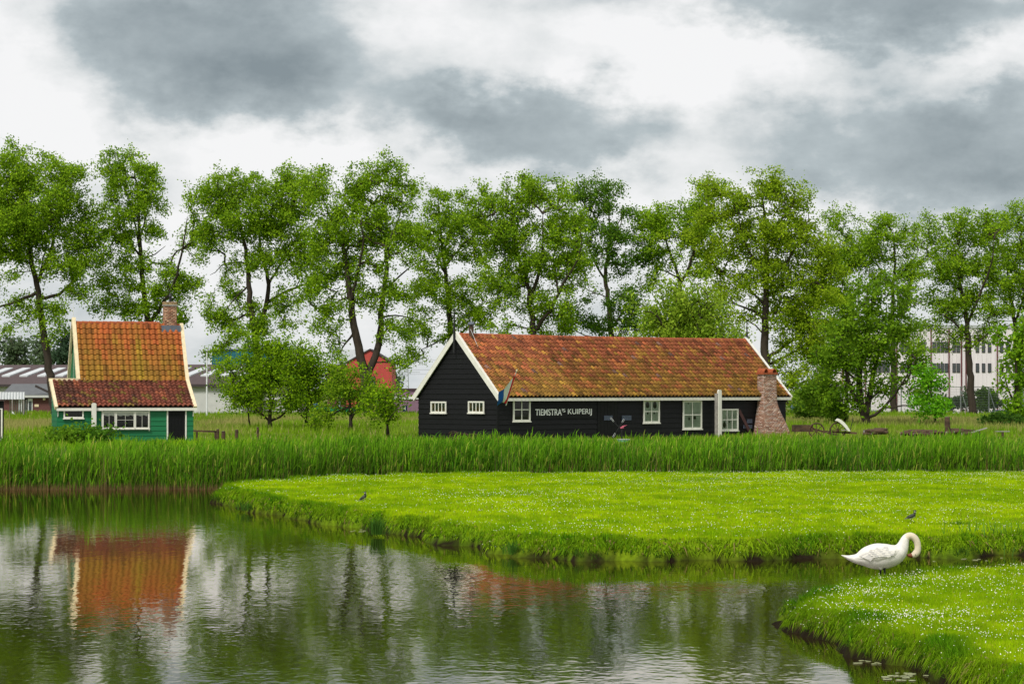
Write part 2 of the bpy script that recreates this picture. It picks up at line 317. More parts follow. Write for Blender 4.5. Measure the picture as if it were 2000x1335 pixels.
def bank_grass(b, n, hmul, wmul, name, label, nh):
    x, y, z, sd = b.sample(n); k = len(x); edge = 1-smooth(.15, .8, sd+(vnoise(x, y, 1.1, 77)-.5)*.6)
    tuft = np.maximum(smooth(.58, .8, vnoise(x, y, 1.7, 78)), .8*smooth(.66, .85, vnoise(x, y*.5, 3.7, 76)))
    h = (rng.uniform(.05, .10, k)+edge*rng.uniform(.02, .13, k)+tuft*.04)*hmul
    wd = h*.0+rng.uniform(.010, .018, k)*wmul
    lean = np.clip(rng.normal(.35, .25, k)+edge*.2, 0, .95); az = np.where(rng.random(k) < edge*.7, rng.normal(-1.7, .8, k), rng.uniform(0, 6.28, k))
    c = gcol(k, x, y, GA, GB, GC, .45, 11)
    c = c*(1-.0*edge[:, None])
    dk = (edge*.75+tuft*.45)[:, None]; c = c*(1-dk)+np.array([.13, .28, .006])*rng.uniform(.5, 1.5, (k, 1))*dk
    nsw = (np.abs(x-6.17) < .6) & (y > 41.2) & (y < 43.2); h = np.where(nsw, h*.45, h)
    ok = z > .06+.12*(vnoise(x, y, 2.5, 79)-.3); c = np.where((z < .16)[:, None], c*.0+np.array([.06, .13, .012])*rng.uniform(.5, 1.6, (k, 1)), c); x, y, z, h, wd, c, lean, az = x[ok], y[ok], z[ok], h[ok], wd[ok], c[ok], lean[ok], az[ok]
    # blades hanging over the edge toward the water
    xo, yo, zo, so = b.sample(n); e_ = (so > -.05) & (so < .42) & (zo > .10); xo, yo, zo = xo[e_], yo[e_], zo[e_]; q_ = min(len(xo), nh); tq = smooth(.3, .7, vnoise(xo, yo, 2.6, 97)); xo, yo, zo, tq = xo[:q_], yo[:q_], zo[:q_], tq[:q_]
    gx_ = b.SD(xo+.12, yo)-b.SD(xo-.12, yo); gy2 = b.SD(xo, yo+.2)-b.SD(xo, yo-.2); l_ = np.hypot(gx_, gy2)+1e-6; L2 = rng.uniform(.04, .12, q_)+tq*rng.uniform(0, .13, q_); tw_ = rng.normal(0, 1.3, q_)
    dx_ = -(gx_*np.cos(tw_)-gy2*np.sin(tw_))/l_*L2; dy_ = -(gy2*np.cos(tw_)+gx_*np.sin(tw_))/l_*L2; wv = rng.uniform(.010, .018, q_)*wmul
    p0 = np.stack([xo, yo, zo+.02], 1); p2 = np.stack([xo+dx_, yo+dy_, np.maximum(zo+.03-L2*rng.uniform(.3, 1.3, q_), .0)], 1); p1 = (p0+p2)/2+np.array([0, 0, 1])*(L2*.35)[:, None]; sv = np.stack([wv/2, wv*0, wv*0], 1)
    Vh = np.concatenate([p0-sv, p0+sv, p1+sv, p1-sv, p2], 1).reshape(-1, 3); bb = (np.arange(q_)*5)[:, None]; Th = np.concatenate([bb+[0, 1, 2], bb+[0, 2, 3], bb+[3, 2, 4]], 1).reshape(-1, 3)
    ch_ = gcol(q_, xo, yo, (.08, .19, .006), (.24, .38, .008), (.26, .20, .07), .9, 17, .4)
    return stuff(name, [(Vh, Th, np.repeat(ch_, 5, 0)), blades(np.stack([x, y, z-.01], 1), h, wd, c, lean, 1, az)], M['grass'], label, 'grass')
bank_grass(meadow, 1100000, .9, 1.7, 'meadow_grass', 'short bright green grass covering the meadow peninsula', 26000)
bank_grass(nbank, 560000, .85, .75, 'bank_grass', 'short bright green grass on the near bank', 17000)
def daisies(b, n, r, name, label):
    x, y, z, sd = b.sample(n); q = vnoise(x, y, .8, 91)*.6+vnoise(x, y, .22, 92)*.6; m = (rng.random(len(x)) < smooth(.42, .95, q)*.85+.12) & (sd > .02); x, y, z = x[m], y[m], z[m]; k = len(x)
    c0 = np.stack([x, y, z+rng.uniform(.06, .12, k)], 1); V = []; nv = 5
    tx = rng.normal(0, .25, k); ty = rng.normal(-.45, .25, k); rr = rng.uniform(.6, 1.2, k)*r
    for i in range(nv):
        a = i*2*np.pi/nv; dx = np.cos(a)*rr; dy = np.sin(a)*rr; V.append(c0+np.stack([dx, dy, -dx*tx-dy*ty], 1))
    V = np.stack(V, 1).reshape(-1, 3); Fc = np.arange(k*nv).reshape(-1, nv)
    c = np.where((rng.random(k) < .07)[:, None], np.array([.75, .6, .1]), np.array([.82, .77, .64])); c = np.repeat(c, nv, 0)
    tag(link(name, npmesh(name, V, Fc, c), M['petal']), label, 'flowers', kind='stuff')
M['petal'] = mat('daisy_petal', src='attr', rough=.7, var=.05)
daisies(meadow, 32000, .0085, 'meadow_daisies', 'white daisies scattered over the meadow peninsula')
daisies(nbank, 30000, .0072, 'bank_daisies', 'white daisies scattered over the near bank')
# rush tufts and long blades on the banks, one thing each
def tuft(px, py, h, n, label, b, spread=.12, col=(.05, .13, .015)):
    x, y = W(px, py, .25); t = thing('rush_tuft', label, 'plant', (x, y, .15))
    k = n; r = np.abs(rng.normal(0, spread, k)); a = rng.uniform(0, 6.28, k); P0 = np.stack([np.cos(a)*r, np.sin(a)*r, np.zeros(k)-.1], 1)
    V, T, C = blades(P0, rng.uniform(.6, 1.1, k)*h, rng.uniform(.010, .018, k), np.array(col)*rng.uniform(.6, 1.6, (k, 1)), np.abs(rng.normal(.2, .22, k)), 2, a)
    o_ = link('blade_tuft', npmesh('blade_tuft', V, T, C), M['grass'], t); o_['kind'] = 'stuff'
tuft(737, 1026, .42, 130, 'dark rush tuft at the water edge below the lapwing', meadow)
tuft(668, 1000, .34, 200, 'low rush tuft on the meadow edge left of the lapwing', meadow)
tuft(492, 982, .30, 150, 'rush tuft on the tip of the meadow peninsula', meadow, .25)
tuft(1580, 1062, .34, 160, 'thin dark tuft on the bank behind the swan tail', meadow)
tuft(1866, 1040, .50, 240, 'spiky rush clump on the bank right of the swan', meadow, .2)
tuft(1000, 1062, .3, 60, 'small tuft with dry stems on the meadow bank', meadow)
x0, y0 = W(1940, 1080)
k = 130; xx = x0+rng.normal(0, .55, k); yy = y0+rng.normal(.1, .3, k)
Vx = blades(np.stack([xx, yy, np.zeros(k)-.05], 1), rng.uniform(.35, .85, k), rng.uniform(.018, .03, k), np.array([.11, .24, .03])*rng.uniform(.6, 1.4, (k, 1)), np.abs(rng.normal(.25, .2, k)), 2)
stuff('iris_leaves', [Vx], M['grass'], 'long pale green leaves rising from the water right of the swan', 'plant')

# reeds
def reed_front(x): return np.interp(x, [-30, -11, -8, -5, 0, 40], [86.8, 87.0, 88.0, 92.0, 93.2, 93.4])+(vnoise(x, x*0, .5, 5)-.5)*.9
n = 62000; x = rng.uniform(-23, 24, n); dep = rng.exponential(2.6, n); y = reed_front(x)+np.minimum(dep, 11)
m = (np.abs(x) < .205*y+.8) & (rng.random(n) < .15+1.1*smooth(.25, .62, vnoise(x, y, 1.5, 36)*.6+vnoise(x, y, .45, 37)*.4)); x, y = x[m], y[m]; k = len(x); fr = reed_front(x)
top = 1.44+(vnoise(x, y, .35, 6)-.5)*.42+(vnoise(x, y, 1.6, 7)-.5)*.36+np.interp(x, [-22, -17.2, -16.4, -15.3, -14.6, -6, 0, 24], [.12, .12, -.30, -.34, .06, -.02, .0, .0])
base = np.maximum(gz(x, y), -.15); h = np.clip((top-base)*rng.uniform(.55, 1.08, k), .35, 2.2)
stem_c = np.where((rng.random(k) < .22)[:, None], np.array([.30, .21, .08]), np.array([.07, .13, .022]))*rng.uniform(.6, 1.3, (k, 1))
parts = [blades(np.stack([x, y, base], 1), h, rng.uniform(.012, .02, k), stem_c, np.where(rng.random(k) < .06, rng.uniform(.3, .7, k), np.abs(rng.normal(.06, .07, k))), 1)]
for j in range(3):
    f = rng.uniform(.10, .95, k); o = base+h*f; lh = rng.uniform(.25, .55, k); az = rng.normal(.3, 1.3, k)
    c = gcol(k, x, y, (.035, .15, .008), (.22, .45, .014), (.36, .42, .06), .5, 31+j)
    parts.append(blades(np.stack([x, y, o-.1], 1), lh, rng.uniform(.022, .036, k), c, np.clip(rng.normal(.38, .22, k), 0, .95), 2, az, np.clip(rng.normal(.02, .08, k), 0, .2)))
stuff('reeds', parts, M['grass'], 'dense tall green reed bed along the far waterside', 'reeds')
n = 2600; x = rng.uniform(-20, 21, n); y = reed_front(x)+rng.uniform(.2, 5, n); hh_ = rng.uniform(1.1, 1.75, n)
c = np.array([.40, .31, .15])*rng.uniform(.6, 1.2, (n, 1)); pz = np.maximum(gz(x, y), -.1)
stuff('dead_reed_stems', [blades(np.stack([x, y, pz], 1), np.clip(hh_-pz*.8, .4, 1.8), rng.uniform(.014, .024, n), c, np.abs(rng.normal(.12, .16, n)), 1)], M['grass'], 'straw coloured dead stems standing in the reed bed', 'reeds')
# old brown stems at the waterline on the left
n = 5200; x = rng.uniform(-20, -6, n); y = reed_front(x)+rng.uniform(-.25, .5, n)
c = np.array([.24, .16, .07])*rng.uniform(.4, 1.3, (n, 1))
stuff('old_reed_stems', [blades(np.stack([x, y, np.full(n, -.1)], 1), rng.uniform(.15, .42, n), rng.uniform(.012, .022, n), c, np.abs(rng.normal(.08, .08, n)), 1)], M['grass'], 'dry brown reed stubble along the left waterline', 'reeds')
# tall grass in front of the houses
n = 95000; x = rng.uniform(-25, 26, n); y = rng.uniform(97, 113.5, n)
hx = (x+.65)*math.cos(R(41.7))+(y-116)*math.sin(R(41.7)); hy = -(x+.65)*math.sin(R(41.7))+(y-116)*math.cos(R(41.7)); ok = ~((hx > -.2) & (hx < 19.8) & (hy > -.1) & (hy < 6))
gx = (x+19.18)*math.cos(R(18))+(y-108)*math.sin(R(18)); gy_ = -(x+19.18)*math.sin(R(18))+(y-108)*math.cos(R(18)); ok &= ~((gx > -.1) & (gx < 6.2) & (gy_ > -.1) & (gy_ < 5))
ok &= np.abs(x) < .205*y+.5; x, y = x[ok], y[ok]; k = len(x); tf = smooth(.45, .8, vnoise(x, y, .8, 14))
h = rng.uniform(.14, .34, k)+tf*rng.uniform(.0, .26, k)*np.where(y > 109, .5, 1.)
c = gcol(k, x, y, (.16, .36, .010), (.32, .52, .016), (.40, .38, .08), .4, 51)
stuff('tall_grass', [blades(np.stack([x, y, gz(x, y)-.02], 1), h, rng.uniform(.018, .034, k), c, np.clip(rng.normal(.3, .2, k), 0, .9), 2)], M['grass'], 'tall bright green grass between the reeds and the houses', 'grass')
# rough field behind
n = 130000; y = 108+109*rng.random(n)**1.15; x = rng.uniform(-1, 1, n)*(.21*y+1)
hx = (x+.65)*math.cos(R(41.7))+(y-116)*math.sin(R(41.7)); hy = -(x+.65)*math.sin(R(41.7))+(y-116)*math.cos(R(41.7)); ok = ~((hx > -.2) & (hx < 19.8) & (hy > -.1) & (hy < 6))
gx = (x+19.18)*math.cos(R(18))+(y-108)*math.sin(R(18)); gy_ = -(x+19.18)*math.sin(R(18))+(y-108)*math.cos(R(18)); ok &= ~((gx > -.1) & (gx < 6.2) & (gy_ > -.1) & (gy_ < 5))
x, y = x[ok], y[ok]; k = len(x); dry = (smooth(120, 135, y)*smooth(185, 165, y)*smooth(.32, .7, vnoise(x, y*.4, .18, 15)))[:, None]
c = gcol(k, x, y, (.14, .27, .012), (.25, .40, .02), (.44, .38, .15), .25, 61); dr = np.array([.40, .34, .13])*rng.uniform(.6, 1.3, (k, 1)); c = c*(1-dry*.75)+dr*dry*.75
stuff('field_grass', [blades(np.stack([x, y, gz(x, y)-.02], 1), rng.uniform(.15, .5, k)*np.where(y < 127, .55, 1.), rng.uniform(.035, .075, k)*(y/130), c, np.clip(rng.normal(.25, .2, k), 0, .9), 1)], M['grass'], 'rough green and straw coloured grass in the field behind the houses', 'grass')
# ------------------------------------------------------------------ building pieces
def place(o, loc, rot=(0, 0, 0)): o.location = loc; o.rotation_euler = rot; return o
def plank(par, m, x0b, x1b, x0t, x1t, z0, z1, proud=.035, name='plank', y=0.0):
    """one lapped weatherboard in a wall's own frame: x along, z up, outer side -y"""
    b = MB(); t0, t1 = proud, .008
    b.add([(x0b, y-t0, z0), (x1b, y-t0, z0), (x1t, y-t1, z1), (x0t, y-t1, z1), (x0b, y-t0+.03, z0), (x1b, y-t0+.03, z0), (x1t, y+.002, z1), (x0t, y+.002, z1)],
          [(0, 1, 2, 3), (7, 6, 5, 4), (0, 4, 5, 1), (3, 2, 6, 7), (0, 3, 7, 4), (1, 5, 6, 2)])
    return b.build(name, m, par)
def window(par, loc, rot, w_, h_, cols, rows, fm, backing, fr=.06, bar=.028, orn=(), proud=.05, label=None):
    """frame with real bars, a glass pane per light, a room, curtain or painted reflection behind; own frame x right z up, -y outward"""
    b = MB(); y0 = -proud
    b.box(0, fr, y0, .0, 0, h_); b.box(w_-fr, w_, y0, 0, 0, h_); b.box(fr, w_-fr, y0+.002, 0, h_-fr, h_); b.box(fr, w_-fr, y0+.002, 0, 0, fr)
    b.box(-.03, w_+.03, y0-.03, 0, -.045, -.002)
    iw, ih = w_-2*fr, h_-2*fr
    for i in range(1, cols): b.box(fr+iw*i/cols-bar/2, fr+iw*i/cols+bar/2, y0+.012, -.012, fr, h_-fr)
    for j in range(1, rows): b.box(fr, w_-fr, y0+.016, -.013, fr+ih*j/rows-bar/2, fr+ih*j/rows+bar/2)
    o = b.build('window', fm, par); place(o, loc, rot)
    if label: o['label'] = label
    bk = MB(); bk.box(fr*.5, w_-fr*.5, -.004, .004, fr*.5, h_-fr*.5); bk.build('curtain' if backing is M['curtain'] else 'room_or_reflection', backing, o)
    for i in range(cols):
        for j in range(rows):
            g = MB(); xa = fr+iw*i/cols+bar/2; xb = fr+iw*(i+1)/cols-bar/2; za = fr+ih*j/rows+bar/2; zb = fr+ih*(j+1)/rows-bar/2
            g.add([(xa, -.024, za), (xb, -.024, za), (xb, -.024, zb), (xa, -.024, zb)], [(0, 1, 2, 3)]); g.build('pane', M['glass'], o)
    for (u, v, rx, rz) in orn:
        q = MB(); k = 10; q.prism([(u*w_+rx*math.cos(a)*(1-.25*math.sin(a)), v*h_+rz*math.sin(a)) for a in np.linspace(0, 2*math.pi, k, endpoint=False)], lambda a, c, e: (a, -.006-.004*e, c))
        q.build('ornament', M['dark_room'], o)
    return o
TS = {}
def tile_mesh(wd, ln, amp, key):
    if key in TS: return TS[key]
    prof = [(0, .25), (.12, .75), (.3, 1.0), (.48, .78), (.62, .30), (.78, .0), (.92, .03), (1.06, .28)]
    th = .022; V = []; n = len(prof)
    for yy, zz in ((-.02, .045), (ln*1.10, .0)):
        for u, v in prof: V.append((u*wd, yy, v*amp+zz+th))
    for u, v in prof: V.append((u*wd, -.02, v*amp+.040))
    for u, v in prof: V.append((u*wd, ln*1.1, v*amp))
    Fc = []
    for i in range(n-1):
        Fc.append((i, i+1, n+i+1, n+i)); Fc.append((2*n+i, 2*n+i+1, i+1, i)); Fc.append((3*n+i, 3*n+i+1, 2*n+i+1, 2*n+i))
    me = bpy.data.meshes.new('tile'); me.from_pydata(V, [], Fc); me.update(); me.materials.append(M['tile_obj']); TS[key] = me
    return me
def tile_field(par, spots, me, limit, stuff_label):
    """spots: list of (loc, rot, colour, size rank); first `limit` become objects, the rest one joined part"""
    V0 = np.array([v.co[:] for v in me.vertices]); P0 = [tuple(p.vertices) for p in me.polygons]; T0 = np.array(P0); VV = []; TT = []; CC = []; o = 0
    for i, (loc, rot, col) in enumerate(spots):
        if i < limit:
            q = bpy.data.objects.new('tile', me); COL.objects.link(q); q.parent = par; q.location = loc; q.rotation_euler = rot; q.color = (*col, 1)
        else:
            m3 = Matrix.LocRotScale(Vector(loc), None, None) @ __import__('mathutils').Euler(rot).to_matrix().to_4x4(); m4 = np.array(m3)
            v = V0 @ m4[:3, :3].T+m4[:3, 3]; VV.append(v); TT.append(T0+o); CC.append(np.repeat(np.array([col]), len(v), 0)); o += len(v)
    if VV:
        ob = link('tile_field', npmesh('tile_field', np.concatenate(VV), np.concatenate(TT), np.concatenate(CC)), M['tile_attr'], par); ob['kind'] = 'stuff'
def bricks(name, par, levels, bh, bl, cols, label=None):
    """levels: fn(z)->(x0,x1,y0,y1); courses of separate bricks joined into one part over a mortar core"""
    z0, z1, fn = levels; V = []; Fc = []; C = []
    core = MB(); zs = np.linspace(z0, z1, 9)
    for i in range(8):
        a = fn(zs[i]); b = fn(zs[i+1]); g = .012
        vs = [(a[0]+g, a[2]+g, zs[i]), (a[1]-g, a[2]+g, zs[i]), (a[1]-g, a[3]-g, zs[i]), (a[0]+g, a[3]-g, zs[i]), (b[0]+g, b[2]+g, zs[i+1]), (b[1]-g, b[2]+g, zs[i+1]), (b[1]-g, b[3]-g, zs[i+1]), (b[0]+g, b[3]-g, zs[i+1])]
        core.add(vs, [(0, 1, 5, 4), (1, 2, 6, 5), (2, 3, 7, 6), (3, 0, 4, 7)]+([(4, 5, 6, 7)] if i == 7 else []))
    core.build('mortar_core', M['mortar'], par)
    z = z0; r = 0
    while z+bh <= z1+.001:
        x0, x1, y0, y1 = fn(z+bh/2)
        for (ax, a0, a1, fix, sgn) in ((0, x0, x1, y0, -1), (0, x0, x1, y1, 1), (1, y0, y1, x0, -1), (1, y0, y1, x1, 1)):
            k = max(1, int(round((a1-a0)/bl))); st = (a1-a0)/k; off = st/2 if r % 2 else 0; p = a0-off
            while p < a1-.01:
                u0 = max(p, a0)+.004; u1 = min(p+st, a1)-.004; p += st
                if u1-u0 < .02: continue
                j = random.uniform(-.004, .006); lo, hi = (fix-.0-j, fix+.05) if sgn < 0 else (fix-.05, fix+j)
                b = len(V); bx = (u0, u1, lo, hi) if ax == 0 else (lo, hi, u0, u1)
                for xx in bx[:2]:
                    for yy in bx[2:]:
                        for zz in (z+.004, z+bh-.004): V.append((xx, yy, zz))
                Fc += [tuple(b+q for q in f) for f in [(0, 1, 3, 2), (4, 6, 7, 5), (0, 4, 5, 1), (2, 3, 7, 6), (0, 2, 6, 4), (1, 5, 7, 3)]]
                c = np.array(random.choice(cols))*random.uniform(.7, 1.25); C += [c]*8
        z += bh; r += 1
    o = link(name, npmesh(name, np.array(V), np.array(Fc), np.array(C)), M['brick'], par); o['kind'] = 'stuff'; return o
def textmesh(body, x0, x1, z0, z1, y):
    cu = bpy.data.curves.new('txt', 'FONT'); cu.body = body; cu.extrude = .02; cu.offset = .004; o = bpy.data.objects.new('txt', cu); COL.objects.link(o)
    dg = bpy.context.evaluated_depsgraph_get(); me = bpy.data.meshes.new_from_object(o.evaluated_get(dg)); bpy.data.objects.remove(o)
    v = np.empty(len(me.vertices)*3); me.vertices.foreach_get('co', v); v = v.reshape(-1, 3); a = v.min(0); b = v.max(0)
    q = np.stack([x0+(v[:, 0]-a[0])/(b[0]-a[0])*(x1-x0), y-(v[:, 2]-a[2])/(b[2]-a[2])*.02, z0+(v[:, 1]-a[1])/(b[1]-a[1])*(z1-z0)], 1)
    return [tuple(r) for r in q], [tuple(p.vertices) for p in me.polygons]

# ------------------------------------------------------------------ the black cottage
AL = R(41.7); CX, CY, CZ = -.65, 116.0, .85; LEN, WID, EV, RG = 19.3, 5.6, 2.33, 4.98
def sX(px, py):
    t = (px-1000)/F; x = (CY*t-CX)/(math.cos(AL)-math.sin(AL)*t); d = CY+math.sin(AL)*x; return x, CH+(HOR-py)/F*d-CZ
def gY(px, py):
    t = (px-1000)/F; y = (CX-CY*t)/(math.sin(AL)+math.cos(AL)*t); d = CY+math.cos(AL)*y; return y, CH+(HOR-py)/F*d-CZ
H = thing('black_cottage', 'long black weatherboarded cottage with mossy red tiled roof and white lettering', 'house', (CX, CY, CZ), AL)
pitch = math.atan2(RG-EV, WID/2)
b = MB(); b.prism([(0, 0), (WID, 0), (WID, EV), (WID/2, RG-.04), (0, EV)], lambda a, c, e: (.02+e*(LEN-.04), a+.02*(1 if a < 1 else -1 if a > WID-1 else 0), c))
wall = b.build('wall', M['black_wood'], H)
# side boards, split at the door
dx0, dx1 = sX(1165, 0)[0], sX(1206, 0)[0]; bh = .232
for r in range(10):
    z0 = .02+r*bh; z1 = min(z0+bh+.01, EV+.02)
    for (a, c) in ((0, dx0), (dx1, LEN)):
        j = random.uniform(-.006, .006); plank(wall, M['black_wood'], a, c, a, c, z0+j, z1+j, .034+random.uniform(-.004, .006))
# gable boards
gw = []
for r in range(21):
    z0 = .02+r*bh; z1 = z0+bh+.01
    if z0 > RG-.12: break
    def hw(z): return WID/2 if z <= EV else max(.02, (RG-z)/(RG-EV)*WID/2)
    a0, a1 = WID/2-hw(z0), WID/2+hw(z0); t0, t1 = WID/2-hw(min(z1, RG-.05)), WID/2+hw(min(z1, RG-.05))
    o = plank(wall, M['black_wood'], -a1, -a0, -t1, -t0, z0, z1, .034+random.uniform(-.004, .006)); place(o, (0, 0, 0), (0, 0, R(-90)))
b = MB(); b.box(-.045, .03, -.045, .03, 0, EV-.02); b.build('corner_board', M['black_wood'], wall)
# door
zt = EV-.08
b = MB(); b.box(dx0+.01, dx1-.01, -.02, .01, .02, zt); D = b.build('door', M['black_wood'], H)
for i in range(6):
    s = (dx1-dx0-.06)/6; b = MB(); b.box(dx0+.03+i*s+.006, dx0+.03+(i+1)*s-.006, -.036, -.021, .05, zt-.03); b.build('board', M['black_wood'], D)
b = MB(); b.box(dx1-.2, dx1-.14, -.075, -.037, 1.0, 1.03); b.build('handle', M['black_iron'], D)
M['plaque'] = mat('plaque', (.06, .075, .11), .4, .8, 14)
for (p0, p1, q0, q1) in ((1178, 1194, 811, 820), (1213, 1231, 811, 820), (1457, 1467, 818, 826), (1450, 1467, 829, 836)):
    (xa, zb), (xb, za) = sX(p0, q0), sX(p1, q1); b = MB(); b.box(xa, xb, -.075, -.046, za, zb); b.build('sign_plaque', M['plaque'], H)
# windows
def swin(p0, p1, q0, q1, cols, rows, backing, orn=(), label=None):
    (xa, zb), (xb, za) = sX(p0, q0), sX(p1, q1); return window(H, (xa, -.05, za), (0, 0, 0), xb-xa, zb-za, cols, rows, M['white_paint'], backing, .075, .04, orn, label=label)
swin(1000, 1033.5, 777, 822, 2, 2, M['dark_room'])
swin(1254.5, 1286, 781, 825, 2, 2, M['curtain'], ((.27, .80, .13, .17), (.72, .80, .13, .19), (.28, .42, .05, .06), (.68, .42, .05, .04)), 'white window with pale curtain and two dark drapes')
swin(1331.5, 1368.5, 782, 837, 2, 2, M['curtain'], ((.34, .37, .05, .09), (.64, .40, .09, .08), (.3, .9, .05, .03)), 'white window with pale curtain')
swin(1405.5, 1439.5, 798, 840, 3, 2, M['curtain'], ((.22, .28, .10, .16), (.5, .40, .04, .05)), 'small white window of six panes')
M['reflpane'] = mat('painted_reflection', (.07, .12, .09), .8, .9, 9, col2=(.2, .12, .03))  # matte green and brown mottle paints a reflection behind the gable panes
for (p0, p1, q0, q1) in ((844, 874, 783.5, 806), (917, 948, 783, 806)):
    ya, zb = gY(p0, q0); yb, za = gY(p1, q1)
    window(H, (-.05, ya, za), (0, 0, R(-90)), ya-yb, zb-za, 4, 1, M['white_paint'], M['reflpane'], .07, .045)
# lettering
b = MB()
for (t, p0, p1, q0, q1) in (("TIEMSTRA'", 1044, 1097, 798, 810.5), ('S', 1097.5, 1102.5, 798, 804.5), ('KUIPERIJ', 1107.5, 1154, 798, 811)):
    (xa, zb), (xb, za) = sX(p0, q0), sX(p1, q1); v, f = textmesh(t, xa, xb, za, zb, -.046); b.add(v, f)
o = b.build('lettering', M['white_letter'], H); o['label'] = "white letters reading TIEMSTRA'S KUIPERIJ"
(xa, zb), (xb, za) = sX(1036, 792), sX(1163, 817)
b = MB(); b.box(xa, xb, -.044, -.036, za, zb); b.build('name_board', M['black_wood'], H)
# roof: boards, tiles, ridge, verges, fascia
ov = .22; sl_len = math.hypot(WID/2, RG-EV); ez = EV-ov*math.tan(pitch)
b = MB()
for s in (0, 1):
    f = (lambda y: y) if s == 0 else (lambda y: WID-y)
    ys_ = [(-ov, ez), (WID/2, RG), (WID/2, RG+.05), (-ov, ez+.05)]
    b.prism(ys_, lambda a, c, e, f=f: (-.10+e*(LEN+.2), f(a), c+.02))
roof = b.build('roof', M['under'], H)
cols_n = 78; rows_n = 16; tw = (LEN+.06)/cols_n; tl = (sl_len+ov/math.cos(pitch)-.02)/rows_n
TM = tile_mesh(tw, tl, .10, 'dark')
def tcol_dark(u, v):
    n_ = float(vnoise(np.array([u*19]), np.array([v*4]), .55, 71)[0]); n2_ = float(vnoise(np.array([u*19]), np.array([v*4]), 2.0, 72)[0])
    red = np.array([.285, .082, .034]); moss = np.array([.235, .125, .020]); k = np.clip((1-v)*1.15+(n_-.5)*.4-.1+random.gauss(0, .32), 0, 1)
    c = red*(1-k)+moss*k
    rr = random.random()
    if rr < .015: c = np.array([.19, .10, .075])
    elif rr < .10: c = c*.6
    elif rr < .18: c = c*.5+np.array([.42, .24, .03])*.5
    elif rr < .23: c = c*.4+np.array([.44, .12, .045])*.6
    return tuple(c*random.uniform(.62, 1.22)*(.92+.16*n2_))
spots = []
for i in range(cols_n):
    for r in range(rows_n):
        s = r*tl; y = -ov-.02+s*math.cos(pitch); z = ez+.075+s*math.sin(pitch); jx = random.uniform(-.006, .006)
        sag = -.06*math.sin(math.pi*i/cols_n)*(r/rows_n)
        spots.append(((-.03+i*tw+jx, y, z+sag*.5), (pitch+random.uniform(-.012, .012), random.uniform(-.02, .02), random.uniform(-.012, .012)), tcol_dark(i/cols_n, r/rows_n)))
tile_field(roof, spots, TM, 300, None)
sp2 = []
for i in range(0, 40):
    k = i*LEN/40; b = MB(); sag = -.04*math.sin(math.pi*i/40)
    pts = [(WID/2-.14*math.cos(a), RG+.06+sag+.11*math.sin(a)) for a in np.linspace(-.25, math.pi+.25, 8)]
    b.prism(pts, lambda a, c, e, k=k: (k-.03+e*(LEN/40+.05), a, c+.012*(1-e))); q = b.build('ridge_tile', M['tile_red'], roof)
for s in (0, 1):
    for x in (-.16, LEN+.10):
        f = (lambda y: y) if s == 0 else (lambda y: WID-y)
        b = MB(); b.bar((x+.03, f(-ov-.05), ez-.02), (x+.03, f(WID/2), RG+.10), .05, .24, (0, 0, 1)); b.build('verge_board', M['white_paint'], roof)
        b = MB(); b.bar((x+.03+(.05 if x < 0 else -.05), f(-ov-.05), ez+.12), (x+.03+(.05 if x < 0 else -.05), f(WID/2), RG+.235), .16, .03, (0, 0, 1)); b.build('verge_cap', M['white_paint'], roof)
b = MB(); b.box(-.12, LEN+.12, -ov-.07, -ov+.03, ez-.10, ez+.035); b.build('fascia', M['white_paint'], roof)
# finials
for x, zt, zb, m in ((-.20, RG+1.30, RG-.75, M['black_iron']), (LEN+.18, RG+.95, RG-.05, M['black_iron'])):
    b = MB(); b.tube([(x, WID/2, zb), (x, WID/2, RG+.2), (x, WID/2, zt)], [.06, .055, .018], 8); b.build('finial', m, roof)
b = MB(); b.box(LEN+.10, LEN+.24, WID/2-.07, WID/2+.07, RG+.05, RG+.26); b.build('finial_base', M['lead'], roof)
# stove pipe
x_, z_ = sX(921, 660); yy = WID/2-.25; b = MB(); xp = .62
b.tube([(xp, yy, RG-.65), (xp, yy, RG+.50)], .11, 12); q = b.build('stove_pipe', M['old_wood'], roof)
b = MB(); b.tube([(xp, yy, RG+.50), (xp, yy, RG+.56), (xp, yy, RG+.62), (xp, yy, RG+.70)], [.06, .17, .17, .03], 12); b.build('cap', M['lead'], q)
b = MB(); b.bar((xp-.13, yy-.1, RG+.35), (xp+.06, yy-.45, RG-.55), .015, .015); b.build('stay_wire', M['white'], q)
# brick chimney with flared foot on the side wall
(xa, z0), (xb, _) = sX(1470, 852), sX(1519, 852); (xc, z1), (xd, _) = sX(1477.5, 731), sX(1503, 731)
xm = (xa+xb)/2; ch = thing('brick_chimney', 'pale weathered brick chimney stack with a flared foot against the black cottage', 'chimney', (CX+math.cos(AL)*(xm)+math.sin(AL)*.05, CY+math.sin(AL)*xm-math.cos(AL)*.05, CZ), AL)
wb, wt = (xb-xa)/2, (xd-xc)/2; off = (xc+xd)/2-xm
def chf(z):
    k = float(1-smooth(.15, 2.1, z)); k = .92*k+.08*(1-min(1, z/3.2)); hw_ = wt+(wb-wt)*k; o_ = off*(1-k)
    return (o_-hw_, o_+hw_, -.42-.38*k, .0)
bricks('brick_courses', ch, (-.1, z1, chf), .062, .20, [(.42, .25, .18), (.50, .34, .26), (.36, .20, .14), (.55, .42, .34), (.40, .22, .15), (.48, .33, .28)])
b = MB(); x0, x1, y0, y1 = chf(z1); b.box(x0-.05, x1+.05, y0-.05, y1+.05, z1, z1+.09); b.build('cap_course', M['tile_red'], ch)
